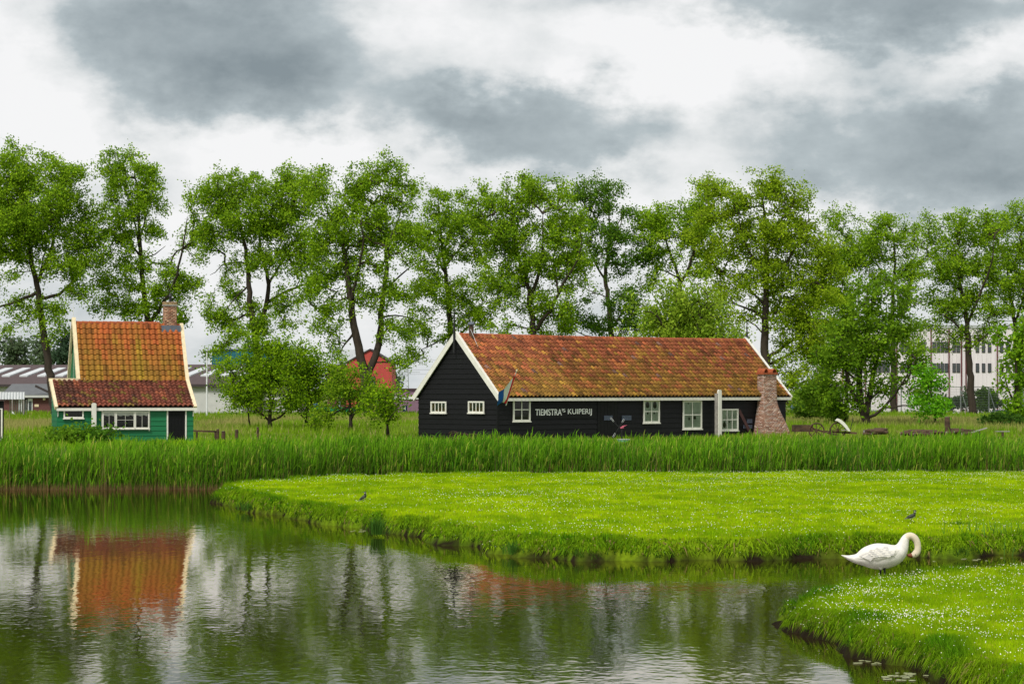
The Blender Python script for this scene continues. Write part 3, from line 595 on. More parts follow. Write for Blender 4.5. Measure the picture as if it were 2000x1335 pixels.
for k in range(2):
    b = MB(); pts = [(.16*math.cos(a), .20*math.sin(a)) for a in np.linspace(0, math.pi, 9)]+[(.13*math.cos(a), .16*math.sin(a)) for a in np.linspace(math.pi, 0, 9)]
    xx = x0+.17+k*(x1-x0-.34); b.prism(pts, lambda a, c, e, xx=xx: (xx+a, y0-.03+e*(y1-y0+.06), z1+.09+c)); b.build('hood_tile', M['tile_red'], ch)
# white buttress board, leaning beam, flag
xw, _ = sX(1391.5, 800); q = thing('white_board', 'tall white upright board before the black wall by the small window', 'board', (CX+math.cos(AL)*xw+math.sin(AL)*.45, CY+math.sin(AL)*xw-math.cos(AL)*.45, CZ-.05), AL)
b = MB(); b.box(-.09, .13, -.05, .05, -.1, 2.52); b.prism([(-.09, 0), (.13, 0), (.08, .06), (-.04, .06)], lambda a, c, e: (a, -.05+.1*e, 2.52+c)); b.build('post', M['white_paint'], q)
b = MB(); b.box(-.15, -.092, -.012, .16, -.1, 2.40); b.build('return_board', M['grey_wood'], q)
(x1_, z1_), (x2_, z2_) = sX(1441, 800), sX(1459, 850)
q = thing('leaning_beam', 'dark red wooden beam leaning on the black wall beside the chimney', 'beam', (CX+math.cos(AL)*x2_+math.sin(AL)*.5, CY+math.sin(AL)*x2_-math.cos(AL)*.5, CZ), AL)
b = MB(); b.bar((0, 0, -.02), (x1_-x2_, .44, z1_), .10, .14); b.build('timber', mat('red_timber', (.05, .022, .02), .8, .4), q)
M['red'] = mat('flag_red', (.60, .03, .04), .8, .1); M['fwhite'] = mat('flag_white', (.85, .86, .9), .8, .1); M['blue'] = mat('flag_blue', (.015, .11, .5), .8, .1)
fl = thing('flag', 'red white and blue flag on a slanted pole at the cottage corner', 'flag', P(989, 790, 114.9), 0)
F0 = P(989, 790, 114.9); s_ = 114.5/F
def fp(px, py, dd=0): v = P(px, py, 114.5+dd); return (v.x-F0.x, v.y-F0.y, v.z-F0.z)
b = MB(); b.tube([fp(988.5, 791, .8), fp(1009, 724, -.9)], .022, 8); b.build('pole', M['white'], fl)
b = MB(); b.tube([fp(1009, 724, -.9), fp(1010, 721, -.93)], [.04, .02], 8); b.build('finial_knob', M['cream_paint'], fl)
A = np.array([[1008, 731], [1005, 740], [999, 758], [994, 775], [989, 788]]); B1 = np.array([[1002, 737], [999, 748], [994, 764], [989, 779], [984, 786]])
B2 = np.array([[985, 759], [984, 766], [984, 774], [982, 784], [981, 785]]); B3 = np.array([[974, 765], [973, 772], [973, 780], [971, 788], [971, 792]])
Ls = [A, B1, B2, B3]
for k, (n_, m_) in enumerate((('red_stripe', 'red'), ('white_stripe', 'fwhite'), ('blue_stripe', 'blue'))):
    b = MB(); V = []; C1, C2 = Ls[k], Ls[k+1]
    for s in range(4):
        Q = C1+(C2-C1)*s/3
        for j, (px, py) in enumerate(Q): V.append(fp(px, py, -.9+.12*j+.02*math.sin((k*3+s)*1.1+j*.8)))
    V2 = [(p[0], p[1]+.006, p[2]) for p in V]; Fc = []
    for s in range(3):
        for j in range(4): i = s*5+j; Fc += [(i, i+1, i+6, i+5), (20+i+5, 20+i+6, 20+i+1, 20+i)]
    b.add(V+V2, Fc); b.build(n_, M[m_], fl, True)

# ------------------------------------------------------------------ the green cottage
AG = R(18); GX, GY0, GZ0 = -19.18, 108.0, .80
G = thing('green_cottage', 'small green wooden cottage with steep orange mossy tiled roof and brick chimney', 'house', (GX, GY0, GZ0), AG)
def g2(px, py, yl=0.):
    t = (px-1000)/F; wx = GX-math.sin(AG)*yl; wy = GY0+math.cos(AG)*yl; X_ = (wy*t-wx)/(math.cos(AG)-math.sin(AG)*t); return X_, CH+(HOR-py)/F*(wy+math.sin(AG)*X_)-GZ0
GL = 5.8; XM = 1.16; YL = 1.6; YR = 3.0; YB = 4.4; ZE = g2(240, 792)[1]; ZL = g2(240, 745, YL)[1]; ZR = g2(240, 634, YR)[1]
lp = math.atan2(ZL-ZE, YL); up_ = math.atan2(ZR-ZL, YR-YL)
b = MB(); b.prism([(0, 0), (YL, 0), (YL, ZL-.05), (0, ZE-.05)], lambda a, c, e: (.02+e*(GL-.04), a+.02, c)); gwall = b.build('wall', M['green_wood'], G)
b = MB(); b.prism([(YL+.03, 0), (YB, 0), (YB, ZL-.05), (YR, ZR-.08), (YL+.03, ZL-.05)], lambda a, c, e: (XM+.03+e*(GL-XM-.06), a, c)); b.build('gable_wall', M['green_wood'], G)
ph = .205; r = 0
gd0, gd1 = g2(327, 800)[0], g2(363, 800)[0]
while r*ph < ZE-.1:
    z0 = .02+r*ph
    for a, c in ((0, gd0), (gd1, GL)): plank(gwall, M['green_wood'], a, c, a, c, z0, min(z0+ph+.008, ZE), .03)
    r += 1
r = 0
while r*ph < ZL-.15:                                       # left side of the lean-to
    z0 = .02+r*ph; z1 = z0+ph+.008
    def yf(z): return 0 if z < ZE-.05 else min(YL, (z-ZE+.05)/math.tan(lp))
    o = plank(gwall, M['green_wood'], -YL, -yf(z0), -YL, -yf(z1), z0, z1, .022); place(o, (0, 0, 0), (0, 0, R(-90))); r += 1
for k in range(7):                                         # upright boards with white battens on the main gable
    ya = YL+.05+k*(YB-YL-.1)/7; yb = ya+(YB-YL-.1)/7
    zt_ = lambda y: ZL+(ZR-ZL)*(1-abs(y-YR)/(YR-YL))-.1
    ym = (ya+yb)/2; b = MB(); b.prism([(ya+.004, ZL-.3), (yb-.004, ZL-.3), (yb-.004, zt_(yb)), (ya+.004, zt_(ya))], lambda a, c, e: (XM-.005+e*.03, a, c)); b.build('board', M['green_wood'], gwall)
    if k in (2, 4): b = MB(); b.box(XM-.010, XM-.006, ya-.018, ya+.018, ZL-.3, zt_(ya)-.05); b.build('batten', M['white_paint'], gwall)
# door, windows, trims on the front
b = MB(); b.box(gd0+.02, gd1-.02, .0, .018, .02, ZE-.06); D = b.build('door', M['dark_room'], G)
for i in range(5):
    s = (gd1-gd0-.08)/5; b = MB(); b.box(gd0+.04+i*s+.004, gd0+.04+(i+1)*s-.004, -.012, -.001, .04, ZE-.08); b.build('board', M['black_wood'], D)
for x in (gd0, gd1): b = MB(); b.box(x-.03, x+.03, -.055, .0, .02, ZE-.03); b.build('door_post', M['white_paint'], G)
xa, zb = g2(200, 803); xb, za = g2(291, 836)
for i, (u0, u1, c_, r_) in enumerate(((0, .28, 2, 1), (.285, .69, 2, 2), (.695, 1., 2, 1))):
    x0, x1 = xa+(xb-xa)*u0, xa+(xb-xa)*u1; window(G, (x0, -.045, za), (0, 0, 0), x1-x0, zb-za, c_, r_, M['white_paint'], M['dark_room'], .045, .012)
b = MB(); V = []
zc = za+(zb-za)*.93
for i in range(24):
    u = xa+.06+(xb-xa-.12)*i/23; V.append((u, -.052, zc)); V.append((u, -.052, zc-.10-.05*abs(math.sin(i*.9))))
b.add(V, [(2*i, 2*i+1, 2*i+3, 2*i+2) for i in range(23)]); b.build('lace_trim', M['white_paint'], G)
xa, zb = g2(124, 797); xb, za = g2(163, 816); window(G, (xa, -.045, za), (0, 0, 0), xb-xa, zb-za, 1, 1, M['white_paint'], M['dark_room'], .055, .02)
for px in (199.5, 291.5): x_, _ = g2(px, 800); b = MB(); b.box(x_-.025, x_+.025, -.06, -.032, za-.55, ZE-.05); b.build('trim_board', M['white_paint'], G)
x_, zt_ = g2(182, 789); b = MB(); b.box(x_-.10, x_+.10, -.28, -.22, -.1, zt_); b.prism([(x_+.10*math.cos(a), .06*math.sin(a)) for a in np.linspace(0, math.pi, 8)], lambda a, c, e: (a, -.28+.06*e, zt_+c)); b.build('white_post', M['white_paint'], G)
# roof
b = MB(); o1 = .12
b.prism([(-o1, ZE-o1*math.tan(lp)), (YL, ZL), (YL, ZL+.05), (-o1, ZE-o1*math.tan(lp)+.05)], lambda a, c, e: (-.04+e*(GL+.08), a, c-.03))
b.prism([(YL, ZL-.02), (YR, ZR), (2*YR-YL, ZL-.02), (2*YR-YL, ZL+.03), (YR, ZR+.06), (YL, ZL+.03)], lambda a, c, e: (XM-.04+e*(GL-XM+.02), a, c-.03))
groof = b.build('roof', M['under'], G)
def tcol_up(u, v):
    n_ = float(vnoise(np.array([u*9]), np.array([v*2]), 1., 81)[0]); red = np.array([.34, .085, .020]); moss = np.array([.235, .118, .014]); yel = np.array([.32, .215, .014])
    k = np.clip(1.15*(1-v)-.55*max(0, u-.55)*2+(n_-.5)*.9+random.gauss(0, .15), 0, 1); c = red*(1-k)+moss*k
    st = max(0, 1-abs(u-.54)/.05)*.8+.6*max(0, float(vnoise(np.array([u*16]), np.array([v*1.2]), 1., 85)[0])-.45)*(u < .9)
    st = min(.85, st*float(smooth(.75, .55, v))); c = c*(1-st)+yel*st
    if random.random() < .05: c = c*.6
    return tuple(c*random.uniform(.8, 1.2))
def tcol_lo(u, v):
    n_ = float(vnoise(np.array([u*9]), np.array([v*2]), 1.4, 83)[0]); red = np.array([.18, .048, .026]); dk = np.array([.065, .028, .018]); mo = np.array([.15, .09, .02])
    k = np.clip((n_-.3)*1.2*(1 if u < .6 else .5)+random.gauss(0, .15), 0, 1); c = red*(1-k)+dk*k
    if random.random() < .16: c = mo
    if random.random() < .07: c = np.array([.25, .075, .035])
    return tuple(c*random.uniform(.75, 1.2))
nc, nr = 18, 11; ul = math.hypot(ZR-ZL, YR-YL); tw = (GL-XM-.1)/nc; tl = ul/nr; TU = tile_mesh(tw, tl, .075, 'up'); sp = []
for i in range(nc):
    for r in range(nr):
        s = r*tl; sp.append(((XM+.03+i*tw, YL+s*math.cos(up_)-.05, ZL+.03+s*math.sin(up_)), (up_+random.uniform(-.02, .02), random.uniform(-.03, .03), random.uniform(-.015, .015)), tcol_up(i/nc, r/nr)))
tile_field(groof, sp, TU, 300, None)
nc, nr = 27, 9; ll = math.hypot(ZL-ZE, YL)+o1/math.cos(lp); tw = (GL-.04)/nc; tl = ll/nr; TL = tile_mesh(tw, tl, .07, 'lo'); sp = []
for r in range(nr):
    for i in range(nc):
        s = r*tl; sp.append(((.02+i*tw, -o1-.02+s*math.cos(lp), ZE-o1*math.tan(lp)+.03+s*math.sin(lp)), (lp+random.uniform(-.02, .02), random.uniform(-.03, .03), random.uniform(-.015, .015)), tcol_lo(i/nc, r/nr)))
tile_field(groof, sp, TL, 102, None)
for i in range(12):
    k = XM+.02+i*(GL-XM-1.0)/12; b = MB(); b.prism([(YR-.12*math.cos(a), ZR+.04+.10*math.sin(a)) for a in np.linspace(-.4, math.pi+.4, 8)], lambda a, c, e, k=k: (k+e*((GL-XM-1.)/12+.05), a, c+.02*(1-e))); b.build('ridge_tile', M['tile_red'], groof)
def board(name, p0, p1, wd, ht): b = MB(); b.bar(p0, p1, wd, ht); return b.build(name, M['cream_paint'], groof)
for (x, y0_, z0_, y1_, z1_) in ((XM-.05, YL-.02, ZL+.06, YR, ZR+.28), (GL+.03, YL-.08, ZL+.02, YR, ZR+.06), (XM-.05, 2*YR-YL, ZL, YR, ZR+.2)): board('verge_board', (x, y0_, z0_), (x, y1_, z1_), .16, .13)
board('verge_board', (GL+.05, -o1-.06, ZE-o1*math.tan(lp)), (GL+.03, YL-.06, ZL+.06), .15, .13)
board('verge_board', (-.06, -o1-.06, ZE-o1*math.tan(lp)-.02), (-.06, YL, ZL+.03), .13, .16)
board('lean_cap', (-.14, YL+.02, ZL+.08), (XM+.22, YL-.02, ZL+.08), .12, .13)
b = MB(); b.box(-.05, GL+.14, -o1-.06, -o1+.03, ZE-o1*math.tan(lp)-.13, ZE-o1*math.tan(lp)-.012); b.build('fascia', M['white_paint'], groof)
for x in (0.02, GL-.02): b = MB(); b.bar((x, -.05, ZE-.45), (x, -o1-.02, ZE-.12), .03, .04); b.build('bracket', M['white_paint'], groof)
# chimney on the ridge
xc, zc = g2(331.5, 592, YR); cw = .27
q = MB(); q.box(xc-cw-.14, xc+cw+.16, YR-.30, YR+.30, ZR-.42, ZR-.02); q.build('flashing', M['lead'], groof)
chg = bpy.data.objects.new('chimney', None)
b = MB(); b.box(xc-cw-.03, xc+cw+.03, YR-.25, YR+.25, zc-.12, zc-.06); cobj = b.build('chimney', M['mortar'], groof)
bricks('brick_courses', G, (ZR-.3, zc-.12, lambda z: (xc-cw, xc+cw, YR-.22, YR+.22)), .062, .18, [(.36, .17, .10), (.42, .24, .15), (.28, .13, .08), (.46, .28, .18)])
bricks('brick_cap', G, (zc-.06, zc+.06, lambda z: (xc-cw-.02, xc+cw+.02, YR-.24, YR+.24)), .06, .18, [(.40, .28, .14), (.36, .22, .12)])
b = MB(); b.tube([(xc+.02, YR, zc), (xc+.02, YR, zc+.25), (xc+.02, YR, zc+.30), (xc+.02, YR, zc+.46)], [.06, .06, .09, .03], 10); b.build('flue', M['black_iron'], G)
b = MB(); xa_, za_ = g2(201, 605, YR+.3); b.tube([(xa_, YR+.3, ZR-.2), (xa_, YR+.3, za_)], .014, 6); b.bar((xa_-.12, YR+.3, za_-.02), (xa_+.15, YR+.3, za_-.02), .015, .015); b.build('aerial', M['white'], G)
b = MB(); b.tube([(XM-.06, YR, ZR+.2), (XM-.06, YR, ZR+.95)], [.02, .008], 6); b.build('finial', M['white'], G)
# ------------------------------------------------------------------ trees
def polyres(pts, step):
    pts = np.array(pts, float); seg = np.linalg.norm(np.diff(pts, axis=0), axis=1); s = np.concatenate([[0], np.cumsum(seg)]); n = max(2, int(s[-1]/step)+1); q = np.linspace(0, s[-1], n)
    # smooth (catmull-like) by interpolating then averaging
    P_ = np.stack([np.interp(q, s, pts[:, i]) for i in range(3)], 1)
    for _ in range(3):
        if n > 3: P_[1:-1] = .25*P_[:-2]+.5*P_[1:-1]+.25*P_[2:]
    return P_
def tree(name, label, cat, group, base, d, limbs, crown, dens, leaf, ca, cb, per=11, bark='bark', trunk_r=.4, yspread=.85, bz=None, droop=0., cluster=.55, sig=.34, cc=None, seed=0, minr=.012, leaf_label=None):
    """base: px x of the foot; limbs: [(pixel polyline, r0, r1)], the first is the trunk; crown: ellipses (cx,cy,rx,ry) in photo pixels, at distance d"""
    g = np.random.default_rng(seed+101); m = d/F
    bx = (base-1000)*m; z0 = float(gz(np.array([bx]), np.array([d]))[0])-.08 if bz is None else bz
    T = thing(name, label, cat, (bx, d, z0), 0, group)
    def L3(px, py): return np.array([(px-1000)*m-bx, 0., CH+(HOR-py)*m-z0])
    nodes = []; rad = []; par = []; MBt = MB()
    for li, (pl, r0, r1) in enumerate(limbs):
        pts = [L3(*p) for p in pl]
        if li == 0: pts[0] = np.array([0, 0, 0.]); yo = 0; sl = g.normal(0, .04)
        else:
            if nodes: A_ = np.array(nodes); k0 = np.argmin(((A_[:, [0, 2]]-pts[0][[0, 2]])**2).sum(1)); yo = A_[k0, 1]; pts[0] = A_[k0].copy()
            sl = g.choice([-1, 1])*g.uniform(.25, .9)
        acc = 0
        for i in range(1, len(pts)):
            acc += np.linalg.norm((pts[i]-pts[i-1])[[0, 2]]); pts[i][1] = yo+sl*acc*(.55 if li else 1)+g.normal(0, .1)
        Q = polyres(pts, .55); Q[1:-1] += g.normal(0, .035, (len(Q)-2, 3)); rr = (np.linspace(1, 0, len(Q))**.85*(r0-r1)+r1)*(.86 if d > 180 else 1)
        if li == 0 and bz is None: rr[0] *= 1.35
        MBt.tube([tuple(p) for p in Q], list(rr), 8 if r0 > .15 else 6)
        nodes += list(Q); rad += list(rr)
    # attractors: clumps inside the crown ellipses
    att = []
    for e in crown:
        cx, cy, rx, ry = e[0], e[1], e[2]*1.08, e[3]*1.08; wt_ = e[4] if len(e) > 4 else 1.; a, b_ = rx*m, ry*m; dep = min(a, b_)*yspread+.35*max(a, b_)*yspread
        n_ = max(3, int(dens*wt_*4.19*a*b_*dep*.55)); c0 = L3(cx, cy)
        v = g.normal(size=(n_, 3)); v /= np.linalg.norm(v, axis=1)[:, None]; v *= (g.random(n_)**.40)[:, None]; yc = g.normal(0, .25)
        cen = c0+v*np.array([a, dep, b_])+np.array([0, yc, 0]); kk = g.integers(4, 8, n_)
        for c_, k_ in zip(cen, kk): att.append(c_+g.normal(0, cluster, (k_, 3))*np.array([1, 1, .8]))
    att = np.concatenate(att); NN = len(nodes)
    A_ = np.zeros((NN+2*len(att), 3)); A_[:NN] = nodes; dmin = np.full(len(att), 1e9)
    for s in range(0, len(att), 400): dmin[s:s+400] = np.sqrt(((att[s:s+400, None, :]-A_[None, :NN, :])**2).sum(2)).min(1)
    order = np.argsort(dmin); cnt = NN; parent = np.full(len(A_), -1); ends = []
    skip = int(NN*0)
    for o_ in order:
        p = att[o_]; D = A_[:cnt]-p; dd_ = (D**2).sum(1)+np.clip(D[:, 2], 0, 9)**2*1.5; k0 = int(np.argmin(dd_)); q = A_[k0]
        L_ = np.linalg.norm(p-q)
        if L_ < .12: continue
        mid = (p+q)/2+np.array([g.normal(0, .06), g.normal(0, .06), g.normal(.06, .05)])*L_
        A_[cnt] = mid; parent[cnt] = k0; A_[cnt+1] = p; parent[cnt+1] = cnt; ends += [cnt, cnt+1]; cnt += 2
    wgt = np.zeros(len(A_))
    for i in range(cnt-1, NN-1, -1):
        wgt[i] += 1
        wgt[parent[i]] += wgt[i]
    rt = minr*np.sqrt(np.maximum(wgt, 1)); 
    # twigs as 3-sided tapered tubes, vectorised
    ii = np.arange(NN, cnt); p1 = A_[ii]; p0 = A_[parent[ii]]; r1 = rt[ii]*.8; r0 = np.where(parent[ii] < NN, rt[ii]*1.15, np.minimum(rt[parent[ii]], rt[ii]*1.5)); r0 = np.minimum(r0, .16); r1 = np.minimum(r1, .13)
    t = p1-p0; t /= np.linalg.norm(t, axis=1)[:, None]+1e-9; u = np.cross(t, np.array([.3, .9, .2])); u /= np.linalg.norm(u, axis=1)[:, None]+1e-9; w_ = np.cross(t, u); V = []
    for (pp, r_) in ((p0, r0), (p1, r1)):
        for k in range(3): a = 2*math.pi*k/3; V.append(pp+(u*math.cos(a)+w_*math.sin(a))*r_[:, None])
    V = np.stack(V, 1).reshape(-1, 3); b_ = (np.arange(len(ii))*6)[:, None]
    Fq = np.concatenate([b_+[0, 1, 4, 3], b_+[1, 2, 5, 4], b_+[2, 0, 3, 5]], 1).reshape(-1, 4)
    tr = MBt.build('trunk', M[bark], T, True)
    tw = link('branches', npmesh('branches', V, Fq), M[bark], T); tw['kind'] = 'stuff'
    # leaves
    E = np.array(ends); E = np.concatenate([E, E[1::2]]); pos = np.repeat(A_[E], per, 0); tone = np.repeat(g.normal(.5, .23, len(E)), per); n_ = len(pos)
    pos = pos+g.normal(0, sig, (n_, 3))*np.array([1, 1, .8])
    if droop: pos[:, 2] -= droop*g.random(n_)**1.5
    nrm = g.normal(size=(n_, 3))+np.array([0, -.25, .55]); nrm /= np.linalg.norm(nrm, axis=1)[:, None]
    ax = g.normal(size=(n_, 3))+np.array([0, 0, -.5-3*min(droop, .5)]); ax -= nrm*(ax*nrm).sum(1)[:, None]; ax /= np.linalg.norm(ax, axis=1)[:, None]; sd_ = np.cross(nrm, ax)
    s_ = leaf*g.uniform(.65, 1.25, n_)[:, None]; wr = .48 if not droop else .28
    Vl = np.stack([pos-ax*s_*.5, pos+sd_*s_*wr+nrm*s_*.12-ax*s_*.05, pos+ax*s_*.5, pos-sd_*s_*wr+nrm*s_*.12-ax*s_*.05], 1).reshape(-1, 3); b_ = (np.arange(n_)*4)[:, None]
    Fl = np.concatenate([b_+[0, 1, 2], b_+[0, 2, 3]], 1).reshape(-1, 3)
    q = np.clip(tone+g.normal(0, .16, n_), 0, 1)[:, None]; c = np.array(ca)*(1-q)+np.array(cb)*q
    if cc is not None: c = np.where((g.random(n_) < .12)[:, None], np.array(cc), c)
    c = c*g.uniform(.8, 1.2, (n_, 1))
    cr_ = link('crown', npmesh('crown', Vl, Fl, np.repeat(c, 4, 0)), M['leaf'], T); cr_['kind'] = 'stuff'
    STAT.append((name, n_, len(ii)))
    return T
STAT = []
LA, LB = (.10, .225, .010), (.40, .60, .022)
PG = 'poplars standing in a row behind the houses'
def pop(label, base, d, limbs, crown, seed, dens=.92, ca=LA, cb=LB, leaf=.162, **k):
    k.setdefault('per', 15); k.setdefault('sig', .27); k.setdefault('cluster', .47)
    tree('poplar_tree', label, 'tree', PG, base, d, limbs, crown, dens, leaf, ca, cb, seed=seed, **k)
pop('tall poplar with open crown rising behind the green cottage gable end', 108, 205, [
    ([(108, 800), (97, 740), (83, 640), (75, 575), (68, 545), (55, 490), (45, 420), (38, 350), (25, 300)], .42, .05),
    ([(73, 555), (92, 500), (105, 465), (115, 380), (112, 320)], .17, .03), ([(80, 587), (110, 580), (145, 545), (165, 510), (172, 440)], .17, .03),
    ([(72, 574), (35, 590), (0, 600), (-35, 608)], .17, .04), ([(62, 520), (30, 500), (0, 480)], .12, .03), ([(70, 550), (85, 480), (80, 420)], .11, .03), ([(76, 600), (60, 612), (52, 620)], .1, .03)],
    [(60, 395, 80, 70), (18, 330, 34, 52), (108, 335, 38, 48), (25, 430, 60, 60), (135, 430, 45, 60), (15, 520, 50, 38), (140, 515, 50, 40), (35, 590, 60, 24, .7), (100, 615, 40, 34, .9), (175, 480, 30, 60, .8), (-40, 400, 40, 90), (150, 350, 22, 40), (60, 480, 60, 30, .8), (20, 630, 30, 20, .4), (150, 580, 34, 26, .8)], 1)
pop('slender poplar right behind the orange roof of the green cottage', 295, 208, [
    ([(295, 800), (292, 700), (288, 635), (279, 570), (273, 505), (268, 440), (269, 380), (255, 320)], .40, .04),
    ([(273, 505), (252, 470), (235, 440), (205, 425)], .13, .03), ([(272, 490), (258, 440), (240, 380), (230, 340)], .11, .03), ([(271, 470), (285, 420), (300, 375)], .1, .03),
    ([(289, 640), (315, 600), (345, 560), (368, 480), (378, 430)], .2, .03), ([(283, 600), (255, 588), (225, 600)], .13, .03), ([(275, 510), (300, 500), (318, 478)], .08, .02), ([(288, 625), (330, 610), (360, 620)], .1, .02)],
    [(235, 340, 36, 46), (285, 345, 38, 42), (205, 340, 24, 40), (240, 405, 55, 38), (300, 390, 26, 26), (220, 450, 40, 34), (285, 455, 34, 32), (255, 520, 44, 34), (225, 585, 46, 30, .9), (300, 580, 44, 38), (345, 560, 40, 48), (380, 455, 30, 48), (195, 500, 26, 60, .9), (355, 620, 38, 30, .7), (260, 620, 40, 20, .7)], 2)
pop('poplar with a low fork and wide flat crown above the small orchard', 505, 206, [
    ([(505, 800), (503, 700), (500, 650), (487, 600), (484, 530), (478, 480), (462, 420), (450, 370)], .44, .04),
    ([(502, 655), (518, 605), (522, 555), (512, 520), (500, 480), (492, 420), (500, 370)], .26, .03), ([(522, 555), (535, 525), (560, 480), (590, 420)], .14, .03), ([(520, 598), (560, 562), (610, 550), (650, 545)], .16, .03),
    ([(480, 515), (455, 507), (430, 515), (405, 535)], .09, .02), ([(484, 560), (460, 580), (430, 620)], .1, .02), ([(515, 530), (550, 470), (545, 400)], .1, .02)],
    [(450, 370, 60, 36), (530, 370, 60, 40), (590, 385, 45, 48), (400, 385, 34, 40), (480, 430, 70, 45), (560, 450, 60, 45), (420, 450, 36, 36), (510, 500, 60, 34, .8), (580, 510, 50, 36), (440, 560, 30, 40, .8), (430, 625, 44, 32), (530, 620, 46, 36), (480, 660, 46, 28, .8), (395, 470, 24, 40, .7), (570, 590, 34, 26, .6), (460, 690, 50, 30, .5)], 3)
pop('big poplar with a V shaped double trunk before the red gabled house', 715, 200, [
    ([(716, 810), (716, 740), (703, 695), (692, 640), (685, 590), (678, 540), (672, 480), (655, 440), (630, 390)], .50, .04),
    ([(716, 738), (728, 708), (738, 680), (742, 610), (748, 560), (750, 500), (750, 440), (735, 360)], .36, .03), ([(688, 588), (700, 530), (712, 490), (710, 430)], .16, .03), ([(747, 572), (780, 530), (820, 500)], .12, .03),
    ([(691, 645), (676, 660), (664, 685)], .13, .04), ([(682, 582), (650, 592), (632, 600)], .1, .02), ([(742, 615), (770, 610), (810, 620)], .1, .02), ([(672, 480), (690, 430), (700, 380)], .1, .02), ([(750, 480), (775, 420), (780, 370)], .12, .02)],
    [(625, 375, 34, 40), (690, 375, 34, 42), (735, 355, 40, 40), (780, 385, 34, 44), (660, 430, 60, 40), (745, 440, 60, 46), (630, 490, 44, 40), (700, 510, 60, 36), (790, 480, 44, 44), (620, 560, 40, 36), (720, 575, 50, 30, .7), (775, 560, 44, 38, .8), (640, 640, 34, 44), (790, 640, 44, 34, .8), (650, 600, 34, 22, .8), (760, 320, 16, 14), (790, 700, 20, 18, .4)], 4)
pop('upright poplar behind the peak of the black cottage gable', 884, 212, [
    ([(884, 800), (882, 700), (880, 640), (873, 560), (870, 520), (860, 450), (855, 390)], .40, .04), ([(870, 532), (845, 485), (825, 455)], .13, .03), ([(872, 522), (900, 480), (925, 465), (940, 430)], .13, .03),
    ([(884, 655), (850, 670), (822, 682)], .12, .03), ([(886, 660), (905, 650), (930, 620), (948, 575)], .13, .03), ([(874, 560), (840, 553), (815, 560)], .07, .02), ([(865, 500), (885, 440), (885, 400)], .1, .02)],
    [(845, 415, 32, 42), (890, 430, 36, 38), (825, 470, 34, 40), (875, 490, 46, 30, .8), (920, 455, 34, 40), (830, 560, 40, 42), (890, 580, 46, 36), (940, 590, 36, 46), (840, 640, 44, 30), (815, 690, 26, 18, .5), (900, 640, 36, 24, .8), (850, 380, 16, 14), (930, 520, 30, 34)], 5)
pop('broad rounded poplar behind the left part of the long tiled roof', 1043, 206, [
    ([(1043, 800), (1043, 700), (1042, 650), (1036, 600), (1030, 545), (1014, 510), (1000, 450)], .44, .04), ([(1043, 648), (1080, 600), (1100, 550), (1130, 510), (1135, 470)], .2, .03), ([(1038, 598), (1050, 545), (1060, 495), (1060, 420)], .2, .03),
    ([(1032, 560), (1000, 570), (975, 560)], .1, .02), ([(1090, 575), (1080, 520), (1085, 460)], .11, .02), ([(1014, 515), (985, 470), (965, 420)], .11, .02)],
    [(960, 395, 36, 38), (1015, 385, 44, 36), (1075, 400, 46, 42), (960, 455, 44, 40), (1030, 450, 60, 42), (1110, 460, 40, 50), (985, 520, 44, 40), (1060, 510, 60, 40), (1125, 520, 30, 44), (1010, 570, 50, 34, .9), (1090, 580, 44, 40), (1000, 625, 40, 28, .8), (1070, 630, 46, 26, .9), (925, 400, 24, 36), (955, 560, 30, 30, .8), (1030, 360, 26, 14)], 6)
DK = dict(ca=(.06, .17, .012), cb=(.19, .34, .022))
pop('darker poplar with a pale lit trunk behind the middle of the long roof', 1198, 214, [
    ([(1198, 800), (1197, 720), (1195, 655), (1190, 590), (1181, 545), (1190, 495), (1195, 445), (1188, 390)], .40, .04), ([(1181, 547), (1162, 512), (1148, 480), (1140, 430)], .12, .03), ([(1196, 650), (1220, 605), (1240, 565)], .15, .03),
    ([(1193, 640), (1160, 640), (1125, 630)], .1, .02), ([(1155, 592), (1135, 560), (1120, 545)], .06, .02), ([(1193, 480), (1215, 440), (1220, 400)], .09, .02), ([(1195, 670), (1150, 655), (1105, 640)], .1, .02)],
    [(1135, 390, 28, 32), (1180, 380, 36, 36), (1215, 415, 22, 34), (1140, 440, 34, 36), (1195, 455, 40, 38), (1150, 500, 30, 34, .8), (1205, 510, 34, 30, .8), (1150, 625, 48, 34), (1225, 590, 36, 46), (1110, 645, 30, 20, .9), (1245, 500, 24, 40), (1240, 640, 30, 24)], 7, bark='bark_light', **DK)
pop('light green poplar half hidden behind the willow at the long roof', 1335, 214, [
    ([(1335, 800), (1333, 650), (1330, 555), (1322, 525), (1305, 480), (1290, 430)], .36, .04), ([(1330, 560), (1345, 530), (1360, 470), (1375, 400)], .18, .03), ([(1325, 535), (1295, 530), (1270, 515)], .09, .02)],
    [(1290, 420, 30, 32), (1325, 440, 44, 40), (1270, 470, 34, 44), (1385, 385, 32, 40), (1365, 440, 40, 44), (1320, 500, 40, 28, .8), (1262, 530, 26, 36), (1375, 510, 34, 36), (1255, 440, 26, 34)], 8, ca=(.12, .26, .010))
